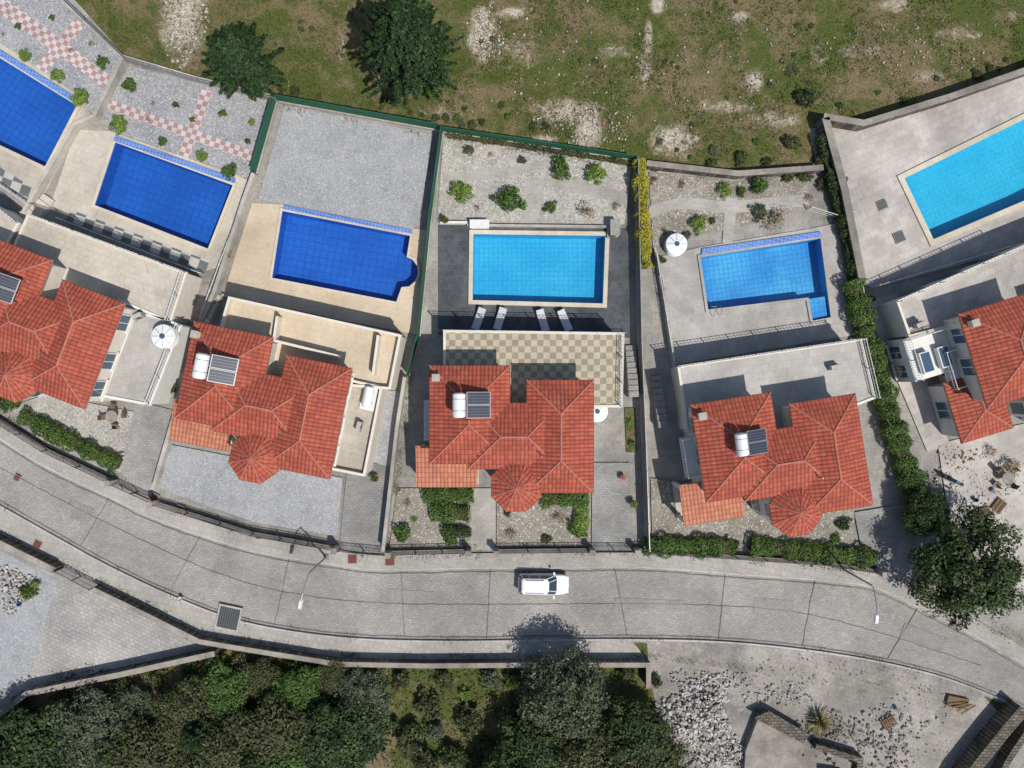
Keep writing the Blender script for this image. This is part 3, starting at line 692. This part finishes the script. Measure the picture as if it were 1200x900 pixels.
r=MB();c=MB(); hip(r,-1.7,-2.6,2.6,2.4,3.2,.3,'roof',c); r.obj('roof',o); c.obj('ridge_caps',o)
mb=MB(); mb.prism([(-1.3,-2.2),(2.4,-2.2),(2.4,2.0),(-1.3,2.0)],0,3.1,'white'); windows(mb,-1.3,0,1.5,1.4,1.5,-1,0); mb.obj('walls',o)
o=empty('balcony_block',(W(1105,415,3.2)[0],W(1105,415,3.2)[1],0),math.radians(17))
mb=MB(); mb.prism([(-2.6,-1.5),(3.2,-1.5),(3.2,2.0),(-2.6,2.0)],0,3.0,'white')
for yy in(-.6,1.0): windows(mb,-2.6,yy,1.5,1.0,1.5,-1,0)
mb.obj('walls',o)
mb=MB(); 
for i in range(3): mb.box((-1.6+i*1.5,-.2,3.35),(.9,1.7,.5),'rail'); mb.box((-1.6+i*1.5,-.2,3.62),(.7,1.5,.05),'glassb')
mb.obj('skylights',o)
railing('railing',[Vector((-2.5,-1.4)),Vector((-2.5,1.9)),Vector((3.1,1.9))],1.0,'rail',3.0,.2,2,o)
def rtank(px,py,r,z,h=1.1):
    x,y,_=W(px,py,z+h); e=empty('water_tank',(x,y,z)); mb=MB()
    mb.tube((0,0,0),(0,0,h),r,r,'tank',28); mb.tube((0,0,h),(0,0,h+.14),r,r*.35,'tank',28); mb.tube((0,0,h+.14),(0,0,h+.22),r*.24,r*.22,'glassb',16)
    for k in range(3): mb.tube((0,0,h*(.2+.3*k)),(0,0,h*(.2+.3*k)+.06),r*1.03,r*1.03,'tank',28)
    for k in range(8):
        a=k*math.pi/4; mb.tube((r*.3*math.cos(a),r*.3*math.sin(a),h+.15),(r*.95*math.cos(a),r*.95*math.sin(a),h+.03),.02,.02,'steel',4)
    mb.obj('body',e)
rtank(191,394,.92,3.05,.9); rtank(793,286,.88,.15,.9); rtank(700,482,.85,1.4,1.0)
def boxtank(px,py,z):
    x,y,_=W(px,py,z+1); e=empty('hot_water_tank',(x,y,z),math.radians(-12)); mb=MB()
    mb.tube((0,-.75,.6),(0,.75,.6),.38,.38,'tank',18); mb.tube((0,.75,.6),(0,.83,.6),.38,.28,'tank',18); mb.tube((0,-.83,.6),(0,-.75,.6),.28,.38,'tank',18)
    for y_ in(-.5,.5): mb.box((0,y_,.12),(.7,.08,.24),'steel')
    mb.box((0,0,.03),(1.2,2.2,.05),'white'); mb.obj('tank',e)
boxtank(430,465,3.05)
def acunit(px,py,z,ang=0):
    x,y,_=W(px,py,z+.6); e=empty('air_conditioner',(x,y,z),ang); mb=MB(); mb.box((0,0,.4),(.8,.33,.55),'wwall'); mb.tube((0,-.17,.4),(0,-.19,.4),.2,.2,'iron',14); mb.box((0,0,.05),(.9,.4,.06),'steel'); mb.obj('unit',e)
for a in [(160,370,3.05,.4),(420,500,3.05,1.3),(980,430,3.05,.2),(1080,380,3.3,.4)]: acunit(*a)
# ------------------------------------------------------------ street furniture
def lamp(base,head):
    b=W(*base);h=W(head[0],head[1],6.0); e=empty('street_lamp',(b[0],b[1],0)); mb=MB(); dx,dy=h[0]-b[0],h[1]-b[1]
    mb.box((0,0,.15),(.4,.4,.3),'conc'); mb.tube((0,0,.2),(0,0,5.3),.09,.06,'steel',10)
    prev=(0,0,5.3)
    for t in(.15,.4,.7,1.0):
        p=(dx*t*.9,dy*t*.9,5.3+.75*math.sin(t*math.pi/2)); mb.tube(prev,p,.045,.04,'steel',8,False); prev=p
    mb.obj('pole',e); mb=MB(); a=math.atan2(dy,dx); mb.box((dx,dy,6.06),(.75,.3,.12),'rail',a,0,0,.7); mb.box((dx,dy,5.98),(.55,.22,.05),'glassb',a); mb.obj('lamp_head',e)
lamp((383,652),(352,708)); lamp((986,666),(1027,725))
def cover(px,py,s,m='brown',ang=0,name='manhole_cover'):
    x,y,_=W(px,py,.2); mb=MB(); zb=.22; mb.box((x,y,zb-.04),(s,s,.11),'conc',ang); mb.box((x,y,zb+.03),(s*.84,s*.84,.03),m,ang); mb.obj(name)
for a in [(44,638,.7,-.5),(181,583,.7,-.5),(211,597,.7,-.4),(413,655,.8,0),(457,657,.8,0),(303,628,.5,0),(20,560,.5,-.5)]: cover(a[0],a[1],a[2],'brown',a[3])
cover(1034,240,.8,'darkgrate',.4,'drain_cover'); cover(1054,278,.9,'darkgrate',.4,'drain_cover')
x,y,_=W(268,724,.2); e=empty('drain_grate',(x,y,0.05),math.radians(-12)); mb=MB()
for dx,dy,sx,sy in((0,.95,2.0,.15),(0,-.95,2.0,.15),(.925,0,.15,1.75),(-.925,0,.15,1.75)): mb.box((dx,dy,.16),(sx,sy,.12),'kerb')
mb.box((0,0,.155),(1.7,1.75,.06),'darkgrate')
for i in range(9): mb.box((-.75+i*.19,0,.19),(.05,1.7,.04),'iron')
mb.obj('grate',e)
def lounger(px,py,ang):
    x,y,_=W(px,py,.4); e=empty('sun_lounger',(x,y,.16),ang); mb=MB()
    mb.box((0,-.25,.3),(.62,1.3,.07),'sun'); mb.box((0,.66,.46),(.62,.68,.07),'sun',0,0,math.radians(32))
    for sx in(-.32,.32): mb.box((sx,0,.28),(.05,1.9,.06),'steel')
    for sx in(-.27,.27):
        for sy in(-.8,.6): mb.box((sx,sy,.13),(.05,.05,.26),'steel')
    mb.obj('lounger_frame',e)
lounger(561,374,-.35);lounger(586,374,-.3);lounger(636,376,.3);lounger(662,376,.42)
def pot(px,py,kind='g',r=7):
    x,y,_=W(px,py,.5); e=empty('potted_plant',(x,y,.16)); mb=MB(); mb.tube((0,0,0),(0,0,.42),.18,.26,'fascia',14); mb.tube((0,0,.4),(0,0,.44),.29,.29,'fascia',14); mb.obj('pot',e)
    o=bpy.data.objects.new('plant',random.choice(SH[kind])); scene.collection.objects.link(o); o.parent=e; o.location=(0,0,.4); o.scale=(r/S,)*3
for a in [(522,258,'g'),(718,275,'l'),(776,305,'g'),(268,300,'l'),(505,560,'g'),(730,560,'x'),(742,590,'l'),(440,560,'g'),(1020,350,'g')]: pot(*a)
def table(px,py,n=4):
    x,y,_=W(px,py,.7); e=empty('garden_table_set',(x,y,.16),random.random()); mb=MB(); mb.tube((0,0,.7),(0,0,.74),.5,.5,'conc',18); mb.tube((0,0,0),(0,0,.7),.05,.05,'iron',6)
    for i in range(n):
        a=i*2*math.pi/n; c_,s_=math.cos(a)*.85,math.sin(a)*.85; mb.box((c_,s_,.42),(.42,.42,.05),'wood',a); mb.box((c_*1.23,s_*1.23,.68),(.05,.42,.45),'wood',a)
        for u in(-.17,.17):
            for w in(-.17,.17): mb.box((c_+u,s_+w,.2),(.04,.04,.4),'iron')
    mb.obj('set',e)
table(132,488); table(1180,560)
x,y,_=W(562,263,.6); mb=MB(); mb.box((x,y,.45),(1.5,.6,.7),'tank'); mb.box((x,y,.83),(1.6,.7,.06),'white'); mb.tube((x+.9,y,.4),(x+4,y-.1,.3),.05,.05,'tank',6); mb.obj('pool_pump_box')
x,y,_=W(720,268,.6); mb=MB(); mb.box((x,y,.6),(.7,1.2,1.0),'white'); mb.box((x,y,1.13),(.8,1.3,.06),'wwall'); mb.obj('pool_shower_block')
# motorcycle in the right-hand yard
x,y,_=W(1116,563,.5); e=empty('parked_motorcycle',(x,y,.19),-.45); mb=MB()
for X in(-.65,.68):
    mb.tube((X,-.06,.31),(X,.06,.31),.31,.31,'rubber',22); mb.tube((X,-.065,.31),(X,.065,.31),.17,.17,'steel',14)
mb.tube((-.65,.1,.31),(-.1,.12,.42),.03,.03,'iron',6); mb.tube((-.65,-.1,.31),(-.1,-.12,.42),.03,.03,'iron',6); mb.box((0,0,.45),(.5,.3,.32),'steel',0,0,0,.8)
mb.box((.15,0,.8),(.5,.28,.24),'bluep',0,-.1,0,.6); mb.box((-.38,0,.78),(.72,.26,.1),'rubber',0,.08,0,.85); mb.box((-.82,0,.72),(.3,.18,.06),'iron',0,.3)
for s_ in(-.08,.08): mb.tube((.68,s_,.31),(.42,s_,.98),.025,.025,'steel',6)
mb.tube((.38,-.36,1.02),(.38,.36,1.02),.02,.02,'iron',6); mb.tube((.5,0,.88),(.6,0,.86),.09,.1,'glassb',14); mb.tube((-.1,-.18,.28),(-.85,-.2,.36),.04,.05,'steel',8)
mb.obj('frame',e)
# buckets, boards and pallets left in the yard
def pallet(px,py,ang):
    x,y,_=W(px,py); e=empty('wooden_pallet',(x,y,.19),ang); mb=MB()
    for i in range(6): mb.box((-.5+i*.2,0,.13),(.12,.85,.025),'wood')
    for yy in(-.38,0,.38): mb.box((0,yy,.06),(1.15,.09,.11),'wood')
    mb.obj('boards',e)
pallet(1150,600,.3); pallet(1168,592,.9); pallet(1128,640,1.2); pallet(1040,845,.5)
def bucket(px,py,m='bluep'):
    x,y,_=W(px,py); e=empty('plastic_bucket',(x,y,.19)); mb=MB(); mb.tube((0,0,0),(0,0,.32),.13,.17,m,16,False); mb.tube((0,0,.01),(0,0,.02),.13,.13,m,16); mb.obj('shell',e)
for a in [(1140,585),(1161,575,'tank'),(1105,590,'tank'),(1050,830,'tank'),(26,706),(214,700,'tank')]: bucket(*a)
# ------------------------------------------------------------ car
x,y,_=W(637,685,.8); car=empty('parked_car',(x,y,.025),math.radians(-1))
st=[(-2.10,.62,.42,.72),(-2.06,.76,.32,.86),(-1.9,.83,.24,.93),(-1.3,.86,.22,.95),(-.2,.87,.22,.95),(.9,.87,.22,.95),(1.35,.86,.22,.9),(1.75,.81,.24,.82),(2.0,.70,.28,.7),(2.08,.52,.38,.6)]
vs=[];fs=[]
for (X,w,zb,zt) in st:
    prof=[(0,zb),(w*.8,zb),(w,zb+.18),(w,(zb+zt)/2+.05),(w*.97,zt-.08),(w*.86,zt),(0,zt+.03)]
    ring=prof+[(-p[0],p[1]) for p in reversed(prof[1:-1])]
    vs+=[(X,p[0],p[1]) for p in ring]
nr=12
for i in range(len(st)-1):
    for j in range(nr): fs.append((i*nr+j,i*nr+(j+1)%nr,(i+1)*nr+(j+1)%nr,(i+1)*nr+j))
fs.append(tuple(range(nr))); fs.append(tuple(reversed(range((len(st)-1)*nr,len(st)*nr))))
me=bpy.data.meshes.new('body'); me.from_pydata(vs,[],fs); me.materials.append(M['carw']); o=bpy.data.objects.new('body',me); scene.collection.objects.link(o); o.parent=car
for p in me.polygons: p.use_smooth=True
md=o.modifiers.new('s','SUBSURF'); md.levels=1; md.render_levels=2
def ring8(x0,x1,w,z,c=.18): return [(x0,-w+c,z),(x0+c*.6,-w,z),(x1-c,-w,z),(x1,-w+c*1.6,z),(x1,w-c*1.6,z),(x1-c,w,z),(x0+c*.6,w,z),(x0,w-c,z)]
A=ring8(-2.02,1.12,.79,.92);Bq=ring8(-1.82,.42,.64,1.42);Cq=ring8(-1.70,.30,.56,1.49,.2);Dq=ring8(-1.5,.1,.40,1.52,.2)
mb=MB()
for i in range(8):
    j=(i+1)%8; mb.face([A[i],A[j],Bq[j],Bq[i]],'glass'); mb.face([Bq[i],Bq[j],Cq[j],Cq[i]],'carw'); mb.face([Cq[i],Cq[j],Dq[j],Dq[i]],'carw')
mb.face(Dq,'carw')
for i in(1,2,3,4,5,6,7,0): mb.tube(A[i],Bq[i],.035,.03,'carw',6,False)
for s_ in(-1,1):
    mb.tube((-.35,s_*.795,.92),(-.4,s_*.645,1.42),.035,.035,'carw',6,False); mb.tube((-1.2,s_*.795,.92),(-1.2,s_*.645,1.42),.035,.035,'carw',6,False)
    mb.box((.85,s_*.98,.98),(.14,.2,.13),'carw'); mb.box((1.98,s_*.52,.66),(.16,.3,.13),'tank',s_*-.25); mb.box((-2.05,s_*.66,.75),(.1,.16,.3),'red')
    mb.tube((-1.5,s_*.52,1.53),(.0,s_*.52,1.53),.02,.02,'iron',5)
mb.box((-2.09,0,.6),(.04,.5,.12),'tank'); mb.box((2.08,0,.45),(.05,.5,.11),'tank'); mb.box((2.06,0,.58),(.05,.7,.07),'rubber')
mb.tube((1.05,-.5,.96),(.8,0,1.1),.012,.012,'rubber',4); mb.tube((1.05,.1,.97),(.82,.5,1.1),.012,.012,'rubber',4)
mb.obj('cabin',car)
mb=MB()
for X in(-1.3,1.32):
    for s_ in(-1,1): mb.tube((X,s_*.68,.31),(X,s_*.885,.31),.31,.31,'rubber',20); mb.tube((X,s_*.885,.31),(X,s_*.895,.31),.19,.17,'steel',14)
mb.obj('wheels',car)
# ------------------------------------------------------------ rubble, ruin, junk
def rubble(name,cx,cy,rx,ry,n,h,m,smax=.5):
    x0,y0,_=W(cx,cy); mb=MB()
    for i in range(n):
        a=random.uniform(0,6.28); q=random.random()**.6; r_=q*(1+.25*math.sin(3*a+cx)); X=x0+math.cos(a)*r_*rx/S; Y=y0+math.sin(a)*r_*ry/S
        s=random.uniform(.08,smax)*(.6 if random.random()<.7 else 1); z=.12+h*max(0,1-q**1.5)*random.uniform(.2,1)
        mb.box((X,Y,z),(s,s*random.uniform(.4,1),s*random.uniform(.3,.7)),m if random.random()<.75 else 'conc',random.uniform(0,6),random.uniform(-.6,.6),random.uniform(-.6,.6),random.uniform(.5,1))
    mb.obj(name)
rubble('rubble_pile',815,838,46,42,1700,.9,'rubble',.5)
rubble('rubble_pile',845,880,34,24,600,.5,'rubble',.4)
rubble('rubble_pile',830,800,50,16,260,.1,'rubble',.3)
rubble('debris',20,690,24,26,260,.3,'rubble',.4)
rubble('debris',1010,870,70,36,380,.06,'conc',.34)
rubble('debris',965,850,34,18,260,.1,'conc',.3)
rubble('debris',915,815,40,14,160,.03,'rubble',.25)
rubble('debris',1150,580,60,40,300,.08,'rubble',.28)
rubble('debris',1165,625,34,22,200,.1,'conc',.35)
rubble('debris',1125,535,30,14,90,.08,'wood',.3)
rubble('debris',945,790,150,20,120,.0,'conc',.18)
rubble('field_stones',690,150,60,28,240,.0,'rubble',.22)
rubble('field_stones',800,90,260,90,320,.0,'rubble',.2)
rubble('field_stones',570,40,26,34,150,.0,'rubble',.22)
rubble('field_stones',215,30,26,50,240,.0,'rubble',.26)
rubble('field_stones',1080,60,90,40,160,.0,'rubble',.2)
rubble('debris',1060,850,70,40,180,.02,'rubble',.25)
mb=MB(); mb.prism(wp([(890,838),(946,866),(938,890),(960,960),(868,960),(874,880)],.7),0,.7,'conc'); mb.prism(wp([(884,842),(902,834),(950,862),(942,872)],1.1),.703,1.0,'stone'); mb.obj('ruined_floor_slab')
wall('ruined_wall',[(950,868),(1002,884),(994,930),(985,1000)],1.0,.45,'stone')
wall('ruined_wall',[(960,900),(1000,905)],.6,.35,'conc')
for i in range(4):
    mb=MB(); a=wp([(966+i*6,872+i*7),(985+i*6,876+i*7),(982+i*6,884+i*7),(963+i*6,880+i*7)]); mb.prism(a,0,.9-.2*i,'conc'); mb.obj('stone_step')
mb=MB(); mb.prism(wp([(1112,815),(1136,820),(1133,832),(1109,827)],.3),0,.3,'wood'); 
for i in range(4):
    X,Y,_=W(1118+i*4,822+i*2); mb.box((X,Y,.36+i*.06),(1.4,.14,.05),'wood',.1+i*.15)
mb.obj('timber_stack')
# ------------------------------------------------------------ vegetation
TD=[treemesh(3.6,6.5,60,230,.15,'leafdk'),treemesh(3.6,6.0,54,230,.15,'leafscr')]
TL=treemesh(3.4,5.5,50,220,.14,'leafmid',.25)
TG=treemesh(3.4,6.0,54,240,.13,'leafgry'); TM=treemesh(4.2,6.5,64,250,.15,'leafdk',.24)
PN=pinemesh(4.0,11.5,420,'leafpine'); PN2=pinemesh(3.1,7,240,'leafpine')
def tree(name,mm,px,py,rpx,base,zc_=3.5,zs=1.0):
    s=rpx/S*(H-zc_)/H/base; x,y,_=W(px,py,zc_); place_tree(name,mm,x,y,s,random.uniform(0,6.3),0,s*zs)
x,y,_=W(488,90); place_tree('cypress_tree',PN,x,y,1,.4); x,y,_=W(298,92); place_tree('cypress_tree',PN2,x,y,1,2)
tree('shade_tree',TM,1142,668,66,4.2,4); tree('shade_tree',TD[0],1085,600,30,3.6,2)
LM=[TD[0],TD[1],TL,TG,TD[1]]
for i,a in enumerate([(30,885,62),(105,862,54),(165,890,56),(215,842,46),(262,822,40),(262,890,56),(320,862,54),(345,818,38),(395,865,54),(425,825,38),(352,910,58),(-20,930,60),(20,935,60),(300,800,27),(390,800,26),(150,836,30),(60,856,32)]):
    tree('oak_tree',LM[(i*3+i//5)%5],a[0],a[1],a[2],3.6,2,.62)
for (px,py,s) in ((135,875,.62),(238,858,.7),(300,885,.66),(372,838,.55),(70,892,.6),(430,872,.55)):
    x,y,_=W(px,py); place_tree('pine_tree',PN2,x*.97,y*.97,s,px,0,s*.8)
tree('olive_tree',TG,664,816,52,3.4,3.5)
for i,a in enumerate([(625,885,48),(690,890,52),(745,866,46),(775,905,44),(590,918,40),(730,910,50)]): tree('oak_tree',TD[i%2],a[0],a[1],a[2],3.6,2.5,.8)
for a in [(470,800,18,'s'),(500,830,22,'s'),(520,800,16,'s'),(550,850,26,'s'),(575,800,18,'gr'),(600,840,22,'s'),(480,870,26,'s'),(530,890,24,'d'),(570,880,18,'s'),(600,800,15,'g'),(450,850,20,'d'),(445,785,14,'x'),(700,790,12,'s'),(770,800,10,'d'),(735,790,14,'s'),(20,825,16,'s'),(70,820,14,'s'),(140,806,18,'d'),(180,797,16,'s'),(220,786,14,'d'),(310,778,14,'s'),(250,780,18,'g'),(280,776,16,'s'),(345,784,16,'d'),(375,788,16,'s'),(420,790,14,'g'),(510,860,18,'gr'),(545,815,12,'l'),(560,905,24,'s'),(500,900,24,'s'),(110,820,18,'g'),(30,840,20,'d'),(200,815,16,'l'),(90,835,16,'gr'),(370,810,14,'l')]: shrub(a[0],a[1],a[2],a[3],'wild_shrub')
G=[(541,223,18,'l'),(598,233,24,'g'),(645,242,11,'g'),(656,194,19,'g'),(699,203,19,'l'),(612,187,8,'gr'),(690,245,17,'x'),(550,175,9,'gr'),(560,243,7,'x'),(722,240,9,'x'),(575,180,6,'x'),
(818,260,15,'l'),(850,222,14,'l'),(893,216,18,'g'),(912,252,24,'x'),(890,248,14,'gr'),(765,210,9,'r'),(800,215,9,'r'),(835,258,6,'s'),(780,270,7,'r'),(805,275,8,'gr'),(870,225,9,'g'),(925,206,10,'s'),
(150,97,14,'g'),(137,145,16,'l'),(190,165,10,'g'),(235,181,11,'l'),(268,198,13,'g'),(260,133,7,'g'),(295,143,6,'l'),(178,120,5,'x'),(205,122,6,'s'),(172,140,5,'x'),(225,140,5,'g'),(290,165,5,'s'),
(27,63,11,'l'),(65,88,12,'l'),(90,112,15,'l'),(118,72,11,'g'),(60,20,5,'g'),(105,50,6,'x'),(82,58,6,'x'),(20,30,6,'g'),(3,40,5,'x'),
(600,625,13,'x'),(654,608,13,'x'),(472,625,18,'g'),(478,590,9,'x'),(528,632,14,'g'),(675,620,14,'g'),(595,600,8,'d'),(485,608,6,'l'),(640,632,9,'s'),
(948,113,17,'d'),(768,196,8,'s'),(835,190,9,'s'),(870,182,11,'s'),(930,165,14,'s'),(900,190,9,'s'),(560,160,8,'s'),(405,128,9,'s'),(345,108,10,'s'),(240,86,8,'s'),(860,640,10,'d'),
(1060,520,16,'g'),(1100,610,20,'d'),(1190,545,20,'x'),(740,520,8,'g'),(738,495,7,'l'),(190,440,8,'s'),(200,455,9,'d'),(1165,530,14,'x'),(30,695,14,'g'),(38,686,9,'l'),(220,745,8,'s'),(990,615,12,'d'),(980,632,10,'g'),(1130,695,12,'x'),(12,470,18,'g'),(-5,468,16,'d'),(250,355,9,'l'),(965,185,14,'s'),(985,215,12,'d'),(965,215,10,'s'),(945,205,12,'s'),(950,230,10,'x')]
for a in G: shrub(*a)
bx=[-200,70,150,327,515,745,860,944,948,1000,1100,1200,1400]; by=[-300,-20,66,112,146,180,198,190,140,144,112,78,-10]
for i in range(60):
    px=random.uniform(150,1200); lim=np.interp(px,bx,by)
    shrub(px,lim-6-abs(random.gauss(0,14)),random.uniform(3,9),random.choice(['s','s','d','gr','x','g']),'field_scrub',0,.6)
for i in range(14):
    cx,cy=random.uniform(330,1150),random.uniform(0,110)
    if cy>np.interp(cx,bx,by)-25: continue
    for j in range(random.randint(3,8)): shrub(cx+random.gauss(0,16),cy+random.gauss(0,9),random.uniform(2,6),random.choice(['s','s','g','gr']),'field_scrub',0,.45)
hedge('hedge',[(24,488),(60,508),(100,528),(136,545)],1.5,1.3,'leafmid')
hedge('hedge',[(497,580),(553,580)],1.5,1.2,'leafmid'); hedge('hedge',[(506,600),(548,602)],1.6,1.1,'leafmid'); hedge('hedge',[(520,622),(550,625)],1.0,1.0,'leafdk')
hedge('hedge',[(637,586),(688,584)],1.4,1.1,'leafmid'); hedge('hedge',[(681,590),(682,628)],1.2,1.0,'leaflt')
hedge('hedge',[(757,641),(858,642)],1.7,1.3,'leafmid'); hedge('hedge',[(882,640),(950,648),(1026,655)],1.6,1.3,'leafmid')
hedge('hedge',[(750,188),(754,250),(757,312)],1.2,2.0,'leafyel')
hedge('hedge',[(965,160),(978,215),(992,270),(1004,330)],.9,1.5,'leafdk')
hedge('hedge',[(1002,330),(1016,385),(1033,440),(1050,500),(1070,560),(1088,610)],1.9,2.0,'leafmid')
hedge('hedge',[(525,157),(640,174),(740,190)],.5,.8,'leafscr',90)
e=empty('yucca_plant',(*W(962,846,.5)[:2],.15)); mb=MB()
for i in range(150):
    a=random.uniform(0,6.28); el=random.uniform(.1,1.3); L=random.uniform(.8,1.6); d=Vector((math.cos(a)*math.cos(el),math.sin(a)*math.cos(el),math.sin(el))); s=d.cross(Vector((0,0,1))).normalized()*.045
    m1=d*L*.5+Vector((0,0,.1)); k='leafdry' if i%3 else 'leaflt'; mb.face([s*.5,-s*.5,m1-s,m1+s],k); mb.face([m1-s,m1+s,d*L-Vector((0,0,.15))],k)
mb.obj('leaves',e)
def tufts(n,fn):
    pts=[]
    while len(pts)<n:
        px=random.uniform(60,1290);py=random.uniform(-70,205) if fn==0 else random.uniform(785,960)
        if fn==0:
            if py>np.interp(px,bx,by)-6: continue
            if math.sin(px*.03+py*.05)+math.sin(px*.071-py*.04)+random.gauss(0,.7)<-.2: continue
        elif px>752 or px<20: continue
        k=random.randint(3,7)
        x,y,_=W(px,py)
        for _ in range(k): pts.append((x+random.gauss(0,.14),y+random.gauss(0,.14),.03+abs(random.gauss(0,.08))))
    return pts
def grass(P,sz,m,nm='wild_grass'):
    P=np.array(P); me=leaves(nm,P,np.tile([0,0,.9],(len(P),1)),sz,m,.9); o=bpy.data.objects.new(nm,me); scene.collection.objects.link(o)
grass(tufts(42000,0),.07,'tuft'); grass(tufts(12000,1),.1,'leafscr'); grass(tufts(7000,1),.09,'leafmid')
P=[]
for path,off,n in ((Fs,-.1,2600),(Fs,.6,2600),(Ks,.15,1200),(V2(Mw),.3,2600),(V2([(965,150),(985,230),(1010,340),(1085,590)]),-.6,1500),(V2([(326,122),(515,158),(742,192),(860,212),(950,204)]),-.3,2200),(V2([(477,442),(452,642)]),.3,900),(V2([(758,752),(1100,794)]),-1.2,700),(V2([(880,835),(950,860),(1010,885)]),.4,900)):
    Q=resample(offs(path,off),.25)
    for i in range(n//6):
        q=random.choice(Q); 
        if math.sin(q.x*1.3)+math.sin(q.x*.37+q.y)<-.2: continue
        for _ in range(6): P.append((q.x+random.gauss(0,.16),q.y+random.gauss(0,.16),.22+abs(random.gauss(0,.03))))
grass(P,.055,'tuft','weeds')
# ------------------------------------------------------------ light, sky, camera
d=Vector((-.42,.48,-1)); el=math.atan(1/math.hypot(.42,.48))
L=bpy.data.lights.new('sun','SUN'); L.energy=4.6; L.angle=math.radians(.5); L.color=(1,.968,.92); o=bpy.data.objects.new('sun',L); o.rotation_euler=d.to_track_quat('-Z','Y').to_euler(); o.location=(20,-20,60); scene.collection.objects.link(o)
w=bpy.data.worlds.new('World'); scene.world=w; w.use_nodes=True; nt=w.node_tree; bg=nt.nodes['Background']; sk=nt.nodes.new('ShaderNodeTexSky'); sk.sky_type='NISHITA'; sk.sun_disc=False; sk.sun_elevation=el; sk.sun_rotation=math.atan2(.42,-.48); nt.links.new(sk.outputs[0],bg.inputs[0]); bg.inputs[1].default_value=.125
cam=bpy.data.cameras.new('camera'); cam.sensor_width=36; cam.lens=18/(42.857/60); cam.clip_end=2000; co=bpy.data.objects.new('camera',cam); co.location=(0,0,H); scene.collection.objects.link(co); scene.camera=co
scene.view_settings.view_transform='Standard'; scene.view_settings.look='None'; scene.view_settings.exposure=0
